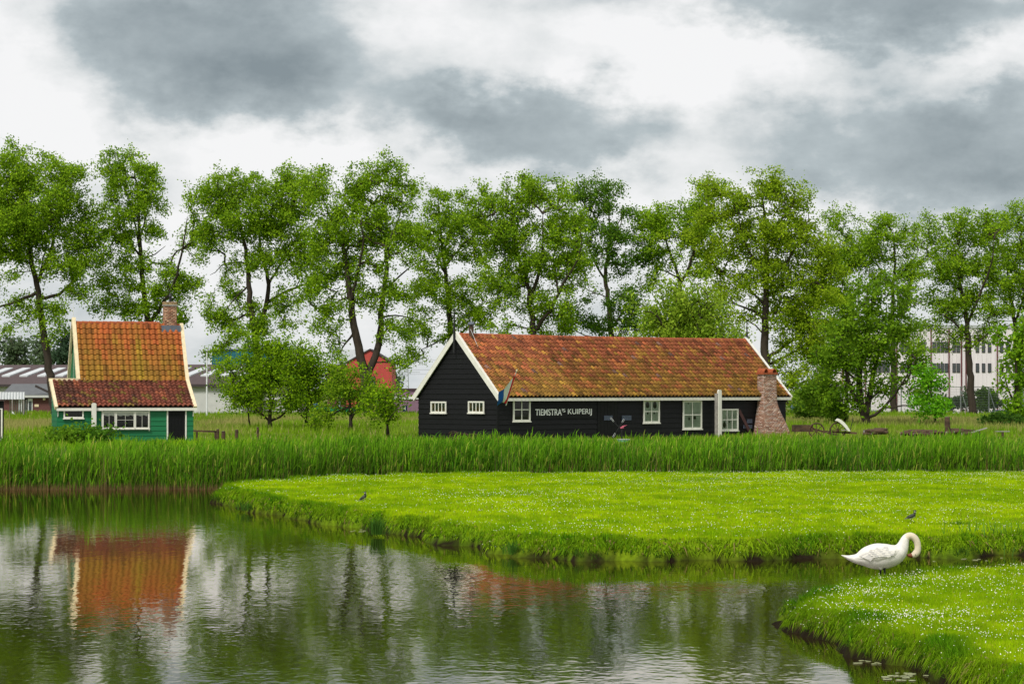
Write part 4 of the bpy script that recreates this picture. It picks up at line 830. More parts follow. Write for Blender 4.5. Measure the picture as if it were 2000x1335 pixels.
pop('largest poplar with a straight trunk behind the right end of the long roof', 1500, 190, [
    ([(1500, 812), (1497, 740), (1495, 680), (1495, 600), (1500, 530), (1495, 440), (1488, 360)], .46, .04), ([(1495, 632), (1470, 600), (1420, 590)], .14, .03), ([(1497, 555), (1475, 510), (1450, 475), (1440, 420)], .15, .03),
    ([(1499, 548), (1530, 520), (1560, 470), (1575, 430)], .14, .03), ([(1497, 705), (1560, 660), (1610, 612)], .16, .03), ([(1497, 708), (1550, 690), (1620, 640)], .13, .03), ([(1500, 500), (1520, 450), (1530, 400)], .09, .02), ([(1496, 600), (1460, 560), (1420, 530)], .12, .02), ([(1498, 580), (1540, 550), (1590, 530)], .12, .02), ([(1495, 660), (1465, 625), (1440, 610)], .08, .02)],
    [(1490, 375, 46, 38), (1540, 395, 44, 40), (1430, 400, 44, 42), (1390, 370, 20, 20), (1450, 460, 54, 42), (1520, 460, 60, 42), (1580, 470, 44, 46), (1410, 490, 40, 42), (1480, 530, 56, 40), (1560, 540, 56, 42), (1420, 560, 44, 38), (1520, 600, 60, 38), (1595, 590, 44, 46), (1560, 660, 60, 36), (1430, 620, 34, 24, .8), (1610, 650, 40, 44), (1540, 740, 34, 44, .9), (1600, 720, 46, 44), (1380, 450, 30, 44), (1620, 520, 30, 44), (1560, 790, 28, 20, .7)], 9, ca=(.16, .29, .010), cb=(.42, .56, .022))
pop('poplar behind the multi stemmed tree by the pale office building', 1745, 218, [
    ([(1745, 808), (1744, 700), (1743, 570), (1750, 510), (1742, 450)], .36, .04), ([(1744, 560), (1720, 520), (1690, 490)], .12, .03), ([(1745, 550), (1775, 520), (1790, 490)], .1, .03), ([(1744, 640), (1770, 600), (1800, 590)], .1, .02)],
    [(1725, 450, 40, 34), (1640, 445, 34, 34), (1760, 460, 34, 32), (1690, 490, 44, 40), (1650, 510, 40, 46), (1770, 515, 36, 34), (1720, 540, 40, 34, .8), (1640, 590, 46, 50), (1790, 590, 30, 30, .8), (1650, 660, 50, 44, .9), (1780, 650, 36, 36, .7)], 10)
pop('poplar with bare lower trunk standing before the pale office building', 1900, 212, [
    ([(1901, 812), (1897, 770), (1893, 720), (1888, 640), (1884, 600), (1872, 545), (1862, 480)], .40, .04), ([(1888, 632), (1910, 575), (1928, 520), (1930, 470)], .15, .03), ([(1887, 655), (1860, 630), (1828, 612)], .13, .03), ([(1890, 690), (1920, 655), (1945, 640)], .1, .02), ([(1878, 570), (1845, 540), (1830, 500)], .1, .02)],
    [(1830, 450, 36, 36), (1880, 450, 44, 38), (1925, 455, 34, 36), (1830, 515, 44, 38), (1890, 520, 50, 40), (1935, 530, 30, 40), (1840, 590, 40, 34, .9), (1890, 600, 44, 36), (1930, 610, 36, 34, .9), (1860, 650, 34, 28, .7), (1910, 665, 40, 26, .7), (1815, 640, 28, 30, .6)], 11)
pop('poplar behind the leafy maple at the far right', 1990, 216, [
    ([(1990, 808), (1989, 700), (1987, 640), (1976, 580), (1968, 500)], .38, .04), ([(1987, 630), (2000, 580), (2015, 520)], .14, .03), ([(1984, 610), (1955, 580), (1935, 570)], .1, .02)],
    [(1965, 440, 40, 32), (2010, 435, 40, 40), (1970, 500, 44, 40), (2015, 520, 40, 46), (1980, 570, 40, 34, .8), (2020, 610, 36, 40), (1950, 560, 26, 30, .7), (1965, 620, 34, 22, .6)], 12)
tree('willow_tree', 'weeping willow with fine pale leaves behind the long tiled roof', 'tree', None, 1330, 165, [([(1330, 812), (1330, 700), (1325, 640), (1310, 600)], .3, .05), ([(1328, 650), (1360, 610), (1380, 590)], .14, .03), ([(1328, 660), (1290, 630), (1270, 610)], .14, .03)],
     [(1310, 600, 50, 36), (1370, 600, 44, 34), (1270, 630, 40, 34), (1330, 640, 60, 40), (1400, 640, 34, 36), (1260, 670, 30, 26), (1330, 690, 60, 36), (1420, 670, 24, 30)], 1.5, .24, (.17, .31, .02), (.44, .58, .05), per=14, droop=.9, sig=.3, seed=13)
tree('bushy_tree', 'dark multi stemmed tree with dense crown right of the black cottage', 'tree', None, 1693, 150, [
    ([(1693, 835), (1690, 810), (1682, 790), (1676, 740), (1690, 670), (1700, 600)], .26, .04), ([(1693, 812), (1703, 780), (1705, 740), (1730, 660), (1740, 600)], .2, .03), ([(1697, 820), (1725, 800), (1740, 775), (1765, 740), (1780, 700)], .10, .02), ([(1725, 802), (1770, 795), (1790, 785)], .06, .02), ([(1684, 800), (1660, 770), (1650, 720), (1640, 660)], .15, .03), ([(1676, 745), (1650, 720), (1625, 700)], .09, .02)],
    [(1690, 590, 36, 34), (1735, 580, 34, 36), (1650, 640, 40, 36), (1700, 650, 50, 38), (1755, 640, 34, 40), (1640, 700, 44, 36), (1700, 700, 44, 32, .8), (1765, 690, 34, 34), (1630, 750, 36, 30, .8), (1730, 745, 40, 26, .6), (1790, 720, 26, 30, .7), (1770, 770, 24, 20, .5), (1660, 780, 30, 18, .4)], 1.7, .165, (.075, .18, .010), (.27, .45, .018), per=12, seed=14, cluster=.4, sig=.26, trunk_r=.2)
tree('slim_tree', 'slim young tree with a single trunk beside the multi stemmed tree', 'tree', None, 1651, 152, [([(1651, 835), (1651, 800), (1655, 760), (1648, 700)], .13, .03), ([(1652, 790), (1630, 775), (1615, 760)], .06, .02)],
     [(1625, 760, 34, 30, .7), (1600, 790, 24, 18, .5), (1650, 700, 36, 40, .7), (1590, 760, 30, 34, .7), (1630, 800, 18, 14, .5)], 1.0, .2, (.09, .20, .012), (.23, .38, .022), per=11, seed=15, cluster=.4, sig=.25)
tree('bright_shrub', 'rounded bright green young tree standing behind the log heap', 'shrub', None, 1826, 147, [([(1826, 835), (1825, 800), (1815, 760)], .07, .02), ([(1825, 805), (1838, 780), (1842, 760)], .04, .015)],
     [(1812, 755, 26, 28), (1835, 780, 26, 24), (1795, 785, 22, 22), (1815, 795, 34, 16), (1808, 730, 12, 12)], 3.2, .14, (.09, .32, .010), (.26, .56, .02), per=12, seed=16, cluster=.3, sig=.2)
tree('maple_tree', 'leafy maple with a full low crown at the right edge', 'tree', None, 1985, 150, [([(1985, 838), (1983, 800), (1985, 740), (1980, 680)], .17, .03), ([(1984, 790), (1970, 760), (1962, 720)], .08, .02)],
     [(1990, 660, 36, 40), (1975, 710, 30, 34), (2010, 710, 36, 50), (1985, 760, 34, 26, .8), (1975, 800, 24, 14, .5), (2020, 640, 30, 30)], 1.1, .2, (.12, .29, .010), (.32, .52, .02), per=12, seed=17, cluster=.35, sig=.24)
OG = 'small orchard trees in the field between the cottages'
def orch(label, base, d, limbs, crown, seed, dens=5.0, ca=(.06, .165, .007), cb=(.36, .56, .012), leaf=.12): tree('orchard_tree', label, 'tree', OG, base, d, limbs, crown, dens, leaf, ca, cb, per=10, seed=seed, cluster=.32, sig=.2, minr=.008)
orch('largest orchard tree with widest crown of the small orchard', 528, 136, [([(528, 842), (528, 820), (530, 790), (525, 740)], .13, .03), ([(528, 822), (510, 805), (490, 795), (465, 770)], .07, .02), ([(529, 820), (550, 808), (575, 798), (590, 770)], .07, .02), ([(529, 800), (545, 760), (555, 710)], .06, .02)],
     [(520, 710, 44, 34), (560, 700, 36, 30), (490, 740, 44, 40), (545, 750, 50, 40), (470, 775, 32, 26), (530, 790, 54, 16), (455, 705, 26, 16, .8), (500, 675, 26, 18, .7), (530, 672, 16, 16, .7), (580, 770, 30, 24)], 21)
orch('round orchard tree second from the largest toward the black cottage', 597, 138, [([(597, 840), (597, 810), (600, 780), (610, 730)], .13, .03), ([(598, 800), (625, 775), (640, 750)], .07, .02), ([(597, 815), (580, 800), (570, 785)], .05, .02)],
     [(600, 710, 34, 30), (640, 720, 28, 30), (615, 750, 44, 36), (650, 760, 22, 28), (595, 785, 34, 18), (580, 730, 24, 40)], 22)
orch('orchard tree with a low drooping branch between the round one and the smallest', 686, 132, [([(687, 843), (684, 815), (680, 790), (685, 745)], .11, .03), ([(682, 808), (660, 800), (640, 808), (625, 825)], .06, .02), ([(684, 812), (700, 790), (715, 775)], .06, .02)],
     [(675, 740, 30, 26), (700, 765, 30, 26), (660, 770, 34, 26), (685, 790, 32, 16), (640, 808, 24, 14), (622, 824, 18, 8), (715, 750, 14, 16, .7)], 23, cb=(.36, .54, .02))
orch('smallest orchard tree with a flat round crown beside the black cottage', 758, 122, [([(762, 850), (758, 825), (754, 800)], .08, .03), ([(757, 822), (770, 805), (780, 795)], .04, .015)],
     [(752, 780, 30, 14), (740, 795, 24, 16), (770, 795, 24, 16), (755, 800, 32, 12), (752, 768, 8, 8)], 24, dens=6)
orch('thin orchard sapling beside the largest orchard tree', 490, 138, [([(490, 840), (488, 810), (482, 780), (470, 740)], .05, .02), ([(487, 800), (475, 780), (462, 765)], .03, .012)],
     [(450, 745, 22, 26, .7), (465, 780, 22, 18, .7), (440, 720, 14, 14, .5)], 25)
# far trees, the paleness of haze put into their leaf colours
FG = (.10, .155, .075); FH = (.16, .22, .11)
for i, (lab, px, dd_, lim, crn) in enumerate((('faint distant forked tree beyond the warehouse roof at left', 32, 430, [([(36, 800), (36, 715), (33, 690), (22, 665)], .35, .1), ([(35, 700), (42, 670), (40, 655)], .2, .08)], [(20, 680, 12, 10), (42, 672, 10, 22), (30, 700, 14, 12), (22, 712, 22, 7), (56, 710, 12, 8)]),
     ('faint distant poplar beyond the warehouse and behind the tall poplar trunk', 100, 440, [([(100, 800), (100, 720), (90, 690), (80, 668)], .3, .1)], [(84, 676, 12, 12), (92, 700, 12, 22), (75, 706, 14, 10), (104, 680, 10, 26)]),
     ('faint distant dark conical tree touching the green cottage', 122, 430, [([(122, 800), (122, 720), (120, 660)], .35, .1)], [(120, 680, 10, 28), (122, 705, 14, 14), (126, 662, 8, 20)]),
     ('distant rounded tree beside the steel pylon', 768, 470, [([(768, 795), (768, 760), (768, 735)], .4, .1)], [(768, 738, 9, 14), (766, 752, 10, 10)]))):
    tree('distant_tree', lab, 'tree', 'pale trees far behind the buildings', px, dd_, lim, crn, .12, .55, FG if i != 2 else (.05, .10, .05), FH if i != 2 else (.09, .15, .08), per=8, seed=40+i, bz=0, cluster=.8, sig=.6, minr=.03)

# bushes and hedge scraps behind the fence and under trees
def bush(label, px, py, rx, ry, d, seed, ca, cb, leaf=.2, dens=.9, nm='bush', grp=None):
    tree(nm, label, 'bush', grp, px, d, [([(px, 830), (px, py+ry*.3)], .05, .02)], [(px, py, rx*.6, ry*.8), (px-rx*.5, py+ry*.25, rx*.5, ry*.6), (px+rx*.5, py+ry*.2, rx*.5, ry*.6)], dens, leaf, ca, cb, per=10, seed=seed, cluster=.3, sig=.22, minr=.008)
bush('dark bush behind the wire fence left of the bare poplar trunk', 1878, 780, 26, 24, 226, 50, (.05, .10, .03), (.10, .17, .045), .26, .5)
bush('green bush behind the wire fence right of the bare poplar trunk', 1925, 780, 26, 24, 226, 51, (.05, .11, .02), (.12, .22, .03), .26, .5)
bush('low bush at the left corner of the green cottage front', 118, 862, 26, 9, 106, 52, (.10, .22, .012), (.22, .38, .02), .14, 2.6)
bush('dark leafy bush under the front window of the green cottage', 195, 853, 20, 9, 106.6, 53, (.07, .19, .014), (.16, .32, .02), .13, 2.6)
bush('bright bush between the green cottage bushes', 150, 860, 18, 9, 106.3, 54, (.10, .24, .012), (.22, .40, .02), .13, 2.6)
bush('long dark green sedge clump before the maple', 1950, 826, 60, 14, 146, 55, (.035, .10, .012), (.09, .19, .02), .2, 1.2)
bush('tall scrub between the largest poplar and the slim young tree', 1610, 760, 44, 50, 172, 57, (.08, .19, .010), (.26, .42, .018), .17, .9)
bush('hanging scrub beside the black cottage end wall', 1585, 790, 40, 24, 165, 56, (.055, .14, .012), (.15, .26, .02), .2, .8)
# ------------------------------------------------------------------ background buildings (the ground there lies at height 0)
M['brown_roof'] = mat('brown_corrugated', (.085, .060, .060), .8, .25, 2, .2, stretch=(6, .3, 1)); M['grey_roof'] = mat('grey_felt_roof', (.13, .135, .14), .9, .2, 2)
M['pale_wall'] = mat('pale_wall', (.52, .52, .50), .8, .12, 1.5); M['brick_wall'] = mat('dark_brick_wall', (.13, .055, .05), .9, .3, 6, .2); M['mauve'] = mat('mauve_brick', (.24, .14, .20), .9, .2, 4)
M['red_wall'] = mat('red_cladding', (.48, .075, .06), .7, .12, 1.2, stretch=(3, 3, .4)); M['slate'] = mat('pale_slate', (.40, .42, .42), .7, .12, 2); M['dark_trim'] = mat('dark_trim', (.05, .04, .04), .7)
M['teal'] = mat('teal_panel', (.012, .12, .17), .5, .15, 1); M['skylight'] = mat('skylight_sheet', (.55, .57, .58), .4, .1, 2); M['bglass'] = mat('far_window', (.05, .06, .065), .15, .4, 2, spec=.6)
M['pink_wall'] = mat('pink_white_panel', (.74, .69, .71), .75, .10, .8, stretch=(4, 4, .5)); M['maroon'] = mat('maroon_pipe', (.13, .03, .035), .6); M['orange'] = mat('orange_paint', (.55, .16, .03), .7, .35, 2); M['gpaint'] = mat('green_paint', (.02, .26, .10), .7, .3, 2); M['navy'] = mat('navy', (.012, .02, .09), .5); M['blue2'] = mat('blue_paint', (.02, .10, .35), .5)
M['metal'] = mat('galvanised_steel', (.42, .44, .45), .5, .15, 4, metal=.4)
def bld(name, label, px, d, rz, cat='building', z=0): return thing(name, label, cat, ((px-1000)/F*d, d, z), R(rz))
def bx(par, name, m, *a): b = MB(); b.box(*a); return b.build(name, M[m], par)
def zz(py, d): return CH+(HOR-py)/F*d
# warehouse: long low shed with rooflights
D = 265; T = bld('warehouse', 'long low warehouse with dark brown roof and slanted pale rooflight strips', -60, D, -14); Lw = 30
bx(T, 'wall', 'pale_wall', 0, Lw, 0, 12, 0, zz(752, D)); z0, z1 = zz(751, D), zz(716, D+6)
b = MB(); b.prism([(-.4, z0-.1), (6.5, z1), (13, z0-.1), (13, z0+.05), (6.5, z1+.2), (-.4, z0+.05)], lambda a, c, e: (-.4+e*(Lw+.8), a, c)); rf = b.build('roof', M['brown_roof'], T)
sl = (z1-z0)/6.9
for i in range(15):
    x = .6+i*2.0; b = MB(); ya, yb = 2.2, 5.2; b.add([(x, ya, z0+.26+(ya+.4)*sl), (x+.9, ya, z0+.26+(ya+.4)*sl), (x+1.9, yb, z0+.26+(yb+.4)*sl), (x+1.0, yb, z0+.26+(yb+.4)*sl), (x, ya, z0+.1+(ya+.4)*sl), (x+.9, ya, z0+.1+(ya+.4)*sl), (x+1.9, yb, z0+.1+(yb+.4)*sl), (x+1., yb, z0+.1+(yb+.4)*sl)], [(0, 1, 2, 3), (0, 4, 5, 1), (1, 5, 6, 2), (3, 2, 6, 7), (0, 3, 7, 4)]); b.build('rooflight', M['skylight'], rf)
b = MB(); b.box(-.4, Lw+.4, -.5, -.41, z0-.22, z0+.02); b.build('gutter', M['dark_trim'], rf)
# brick lean-to in front of it
D = 248; T = bld('brick_annex', 'low brick annex with grey roof and white doors before the warehouse', 8, D, 0); wA = 92/F*D
bx(T, 'wall', 'brick_wall', 0, wA, 0, 5, 0, zz(773, D)); b = MB(); b.prism([(-.4, zz(773, D)), (5, zz(752, D)), (5, zz(752, D)+.15), (-.4, zz(773, D)+.15)], lambda a, c, e: (-.2+e*(wA+.4), a, c)); rf = b.build('roof', M['grey_roof'], T)
bx(rf, 'eave_board', 'pale_wall', -.2, wA+.2, -.5, -.41, zz(773.5, D)-.12, zz(771.5, D))
b = MB(); b.bar((3.1, -.45, zz(753, D)), (wA-.1, -.45, zz(766, D)), .1, .22); b.build('roof_trim', M['dark_trim'], rf)
for p0, p1, m_ in ((37, 43, 'white'), (45, 54, 'dark_room'), (55, 64, 'white')):
    q = bx(T, 'door', m_, (p0-8)/F*D, (p1-8)/F*D, -.08, -.005, .1, zz(778, D)); bx(q, 'door_pane', 'bglass', (p0-8)/F*D+.08, (p1-8)/F*D-.08, -.10, -.081, 1.0, zz(783, D))
bx(T, 'notice', 'cream_paint', 60/F*D, 68/F*D, -.06, -.01, zz(794, D), zz(789, D)); bx(T, 'wall_lamp', 'cream_paint', 77/F*D, 81/F*D, -.25, -.01, zz(781, D), zz(776.5, D))
# striped canopy
D = 200; T = bld('striped_canopy', 'pale corrugated canopy on thin posts at the left edge', -10, D, 0, 'canopy', .9)
b = MB()
n_ = 20; w0 = 58/F*D/n_
za, zb = zz(780, D)-.9, zz(766, D)-.9
for i in range(n_):
    b = MB(); b.prism([(i*w0, 0), (i*w0+w0*.5, .07), (i*w0+w0, 0), (i*w0+w0*.5, .05)], lambda a, c, e: (a-.25*e, 0+1.4*e, za+c+(zb-za)*e)); b.build('roof_sheet', M['white'] if i % 2 else M['slate'], T)
for px in (-2, 24, 46): x = (px+10)/F*D; b = MB(); b.tube([(x, .05, -.2), (x, .05, za)], .05, 6); b.build('post', M['grey_wood'], T)
for i in range(9): bx(T, 'slat', 'grey_wood', .9+i*.16, .98+i*.16, 1.3, 1.36, -.2, za)
b = MB(); b.bar((1.45, -.4, .75), (2.2, -.5, -.1), .06, .09); b.build('ramp_rail', M['white'], T)
# black shed edge
D = 112; xs0 = (8-1000)/F*D; T = thing('black_shed', 'edge of a black wooden shed with white trim at the left border', 'shed', (xs0, D, .8), R(11.8))
bx(T, 'wall', 'black_wood', -2.5, 0, 0, 3, 0, zz(783, D)-.81)
for r in range(9): plank(T, M['black_wood'], -2.5, 0, -2.5, 0, .02+r*.2, .225+r*.2, .03)
bx(T, 'corner_board', 'white_paint', -.13, -.06, -.06, -.035, 0, zz(797, D)-.8); bx(T, 'head_board', 'white_paint', -1.2, -.132, -.06, -.035, zz(799, D)-.8, zz(797, D)-.8)
b = MB(); b.box(-2.7, .04, -.12, 3.1, zz(783, D)-.8, zz(780, D)-.8); b.build('roof', M['under'], T)
# brown roofed hall right of the green cottage with a painted wall
D = 262; T = bld('brown_hall', 'low hall with brown roof, white band and painted wall between cottage and orchard', 350, D, 0); wB = 235/F*D
bx(T, 'wall', 'pale_wall', 0, wB, .3, 10, 0, zz(766, D)); bx(T, 'white_band', 'white', -.1, wB, .1, .29, zz(781, D), zz(765, D)); b = MB(); b.prism([(-.3, zz(765, D)), (6, zz(733, D+6)), (6, zz(733, D+6)+.2), (-.3, zz(765, D)+.2)], lambda a, c, e: (-.2+e*(wB+.4), a, c)); rf = b.build('roof', M['brown_roof'], T)
b = MB(); b.prism([(-.5, zz(735, D)), (4.5, zz(735, D)), (2.2, zz(719, D)), (.6, zz(719, D))], lambda a, c, e: (a, 5.6+e*3, c)); b.build('roof_hump', M['brick_wall'], rf)
b = MB(); b.box(3, wB, 6.3, 10, zz(733, D), zz(721, D)); b.build('upper_roof', M['brown_roof'], rf)
for i in range(5): x = 4+i*1.7; b = MB(); b.add([(x, 6.25, zz(730, D)), (x+.8, 6.25, zz(730, D)), (x+1.5, 6.25, zz(725, D)), (x+.7, 6.25, zz(725, D)), (x, 6.2, zz(730, D)), (x+.8, 6.2, zz(730, D)), (x+1.5, 6.2, zz(725, D)), (x+.7, 6.2, zz(725, D))], [(4, 5, 6, 7), (0, 1, 5, 4), (1, 2, 6, 5), (2, 3, 7, 6), (3, 0, 4, 7)]); b.build('rooflight', M['skylight'], rf)
def fx(px): return (px-350)/F*D
for p0, p1, y0, y1, m_, nm in ((389, 402, 787, 795, 'dark_trim', 'window'), (404, 412, 786, 812, 'dark_trim', 'door'), (413, 424, 786, 794, 'dark_trim', 'window'), (426, 434, 786, 800, 'dark_trim', 'window')): bx(T, nm, m_, fx(p0), fx(p1), .2, .295, zz(y1, D), zz(y0, D))
bx(T, 'painted_wall', 'pale_wall', fx(378), fx(490), -.6, -.4, 0, zz(795, D))
def disc(par, nm, m_, px, py, rx, ry, y): b = MB(); b.prism([(fx(px)+rx*math.cos(a), zz(py, D)+ry*math.sin(a)) for a in np.linspace(0, 2*math.pi, 14, endpoint=False)], lambda a, c, e: (a, y+.02*e, c)); return b.build(nm, M[m_], par)
disc(T, 'mural_arc', 'orange', 389, 799, .24, .26, -.64); bx(T, 'mural_mark', 'red', fx(394), fx(398), -.63, -.61, zz(804, D), zz(800, D)); bx(T, 'mural_field', 'orange', fx(413), fx(429), -.63, -.605, .2, zz(795, D)); bx(T, 'mural_field', 'orange', fx(455), fx(472), -.63, -.605, .2, zz(797, D)); disc(T, 'mural_circle', 'white', 443, 806, .75, .6, -.66); disc(T, 'mural_leaf', 'gpaint', 434, 806, .16, .18, -.69); disc(T, 'mural_leaf', 'gpaint', 453, 806, .16, .18, -.69); disc(T, 'mural_mark', 'slate', 443, 802, .3, .2, -.69)
# teal block
D = 330; T = bld('teal_block', 'flat teal industrial block rising behind the brown hall', 414, D, 0); wC = 150/F*D
bx(T, 'wall', 'teal', 0, wC, 0, 8, 0, zz(685, D)); bx(T, 'parapet', 'navy', -.1, wC+.1, -.1, 8.1, zz(685, D), zz(685, D)+.25); bx(T, 'white_corner', 'white', -.3, -.02, -.1, 4, 0, zz(705, D))
for i in range(6): bx(T, 'window', 'bglass', 1+i*1.5, 2+i*1.5, -.08, -.005, zz(722, D), zz(714, D))
# red gabled house
D = 252; T = bld('red_house', 'red clad house with a steep gable and grey roof behind the V trunk poplar', 677, D, 0, 'house'); wR = 88/F*D; za, zr = zz(709, D), zz(683.5, D)
b = MB(); b.prism([(0, 0), (wR, 0), (wR, za), (wR*.52, zr), (0, za)], lambda a, c, e: (a, 9*e, c)); b.build('wall', M['red_wall'], T)
b = MB()
for s in (0, 1):
    e0, e1 = (-.12, wR*.52) if s == 0 else (wR+.12, wR*.52); b.prism([(e0, za-.06), (e1, zr), (e1, zr+.15), (e0, za+.09)], lambda a, c, e: (a, -.12+e*9.3, c+.01))
rf = b.build('roof', M['dark_trim'], T)
bx(T, 'window', 'bglass', (720-677)/F*D, (733-677)/F*D, -.03, .05, zz(766, D), zz(735, D)); b = MB()
for x in (720, 726.2, 732.6): b.box((x-677)/F*D-.03, (x-677)/F*D+.03, -.07, -.031, zz(766, D), zz(735, D))
b.build('window_bars', M['dark_trim'], T); bx(T, 'string_course', 'skylight', -.02, wR+.02, -.08, -.01, zz(770, D), zz(769, D))
T = bld('grey_roofed_wing', 'long wing with pale grey roof running behind the red gable', 640, 262, 0, 'house'); D = 262; bx(T, 'wall', 'brick_wall', 0, 4.2, 0, 8, 0, zz(712, D)); b = MB(); b.prism([(-.2, zz(712, D)), (3, zz(683, D)), (6.2, zz(712, D)), (3, zz(683, D)+.1)], lambda a, c, e: (-.3+e*4.4, a, c)); b.build('roof', M['slate'], T); bx(T, 'window', 'bglass', 1.2, 2.2, -.05, .02, zz(735, D), zz(722, D))
# mauve low wall building, green container, navy sign
D = 245; T = bld('mauve_building', 'low mauve brick building with white band left of the black cottage', 768, D, 0); wM = 75/F*D; bx(T, 'wall', 'mauve', 0, wM, 0, 5, 0, zz(779, D)); bx(T, 'white_band', 'white', -.05, wM, -.1, 5, zz(779, D), zz(774, D)); bx(T, 'upper_wall', 'mauve', .1, wM, .6, 5, zz(774, D), zz(760, D)); bx(T, 'roof', 'brown_roof', 0, wM, .4, 5.2, zz(760, D), zz(758, D))
for i in range(5): bx(T, 'roof_vent', 'dark_trim', .3+i*.7, .42+i*.7, .1, .35, zz(774, D), zz(774, D)+.2)
D = 246; T = bld('brick_row', 'low reddish brick row half hidden behind the orchard', 700, D, 0); bx(T, 'wall', 'brick_wall', 0, 3.3, 0, 5, 0, zz(770, D)); bx(T, 'roof', 'brown_roof', -.1, 3.4, -.1, 5.1, zz(770, D), zz(767, D))
for i in range(3): bx(T, 'window', 'bglass', .3+i, .9+i, -.05, -.005, zz(790, D), zz(780, D))
D = 228; T = bld('green_container', 'bright green painted container behind the orchard trunks', 610, D, 0, 'container', .1); wG = 85/F*D; bx(T, 'body', 'gpaint', 0, wG, 0, 2.2, 0, zz(795, D)-.1)
for i in range(12): bx(T, 'rib', 'gpaint', .1+i*wG/12, .2+i*wG/12, -.05, -.002, .1, zz(796, D)-.1)
bx(T, 'blue_lid', 'blue2', .1, .5, .2, 1, zz(795, D)-.1, zz(787, D)-.1)
D = 222; T = bld('navy_sign', 'small navy sign with white arrow beside the smallest orchard tree', 791, D, 0, 'sign', .6); b = MB(); b.tube([(0, 0, 0), (0, 0, zz(792, D)-.6)], .04, 6); b.build('post', M['metal'], T); bx(T, 'panel', 'navy', -.2, .2, -.06, -.041, zz(803, D)-.6, zz(791, D)-.6); b = MB(); b.add([(-.1, -.066, zz(797, D)-.6), (.06, -.066, zz(793, D)-.6), (.06, -.066, zz(801, D)-.6)], [(0, 1, 2)]); b.build('arrow', M['white'], T)
# mast, street lamps, pylon
T = thing('flag_mast', 'slim white mast in the field right of the green cottage', 'mast', (P(404, 0, 200).x, 200, 1.15)); b = MB(); b.tube([(0, 0, -.1), (0, 0, zz(687, 200)-1.15)], [.07, .045], 8); b.build('pole', M['white'], T); b = MB(); b.tube([(0, 0, zz(687, 200)-1.15), (0, 0, zz(685, 200)-1.15)], [.07, .05], 8); b.build('cap', M['dark_trim'], T)
def lamp(label, px, topy, armx, d, z):
    T = thing('street_lamp', label, 'street lamp', (P(px, 0, d).x, d, z), 0, 'street lamps beyond the field'); h = zz(topy, d)-z; a = (armx-px)/F*d
    b = MB(); b.tube([(0, 0, 0), (0, 0, h*.6), (0, 0, h-.5), (a*.3, 0, h-.05), (a, 0, h)], [.09, .07, .05, .045, .04], 8); b.build('pole', M['metal'], T); s = 1 if a > 0 else -1; b = MB(); b.box(min(a, a+s*.8), max(a, a+s*.8), -.12, .12, h-.06, h+.07); b.build('lamp_head', M['metal'], T)
lamp('tall grey street lamp with curved arm between the orchard and V trunk poplar', 663.5, 582, 650, 230, 0); lamp('street lamp whose arm shows among leaves by the office', 1998, 626, 1962, 225, .4)
lamp('street lamp reaching over the hall behind the green cottage', 330, 600, 322, 300, 0)
T = thing('pylon', 'grey steel lattice pylon far behind beside the red house', 'pylon', (P(789, 0, 640).x, 640, 0)); D = 640; h = zz(690, D); wP = 1.15
for sx in (-1, 1):
    for sy in (-1, 1): b = MB(); b.bar((sx*wP*1.1, sy*wP, 0), (sx*wP*.75, sy*wP*.75, h), .16, .16, (0, 1, 0)); b.build('leg', M['metal'], T)
nb = 9
for i in range(nb):
    za, zb = h*i/nb, h*(i+1)/nb; wa = wP*(1.1-.35*i/nb); wb_ = wP*(1.1-.35*(i+1)/nb)
    for sgn in (-1, 1): b = MB(); b.bar((-wa*sgn, -wa, za), (wb_*sgn, -wb_, zb), .10, .10, (0, 1, 0)); b.build('brace', M['metal'], T)
    b = MB(); b.bar((-wb_, -wb_, zb), (wb_, -wb_, zb), .1, .1, (0, 1, 0)); b.build('cross_bar', M['metal'], T)
for za in (h*.86, h*.62): b = MB(); b.bar((-4, 0, za), (4, 0, za), .14, .14); b.build('arm', M['metal'], T)
for i, (y0, y1) in enumerate(((697, 694), (716, 712), (724, 721))):
    b = MB(); p0, p1 = P(560, y0, 640), P(1000, y1+3, 640); b.tube([p0+(p1-p0)*t+Vector((0, 0, -2.2*4*t*(1-t)*.4)) for t in np.linspace(0, 1, 12)], .035, 4); o = b.build('power_line', M['dark_trim']); tag(o, 'thin power line passing the steel pylon', 'cable', 'power lines at the pylon')
# pale office
D = 300; T = bld('office_building', 'pale pinkish office block with rows of narrow windows and maroon pipes', 1625, D, 3); wO = 400/F*D; zt_ = zz(640, D)
bx(T, 'wall', 'pink_wall', 0, wO, 0, 12, 0, zt_); bx(T, 'parapet', 'slate', -.1, wO+.1, -.12, 12.1, zt_, zt_+.35)
def ox(px): return (px-1625)/F*D
for px in (1645, 1690, 1752, 1820, 1855.5, 1880, 1889, 1951): bx(T, 'downpipe', 'maroon', ox(px)-.06, ox(px)+.06, -.18, -.06, 0, zt_-.1)
for px in np.arange(1632, 2020, 8.5): bx(T, 'panel_rib', 'pink_wall', ox(px)-.02, ox(px)+.02, -.045, -.002, .3, zt_-.1)
wx = [1797, 1806, 1826.5, 1834.5, 1842.5, 1850.5, 1866, 1874, 1912, 1924, 1936, 1779, 1771, 1763, 1735, 1727, 1719, 1711, 1675, 1667, 1659, 1960, 1972]
for (q0, q1) in ((709, 727), (667, 688)):
    for px in wx:
        o = bx(T, 'window', 'dark_trim', ox(px)-.21, ox(px)+.21, -.075, -.048, zz(q1, D), zz(q0, D)); bx(o, 'pane', 'bglass', ox(px)-.16, ox(px)+.16, -.09, -.076, zz(q1, D)+.06, zz(q0, D)-.06)
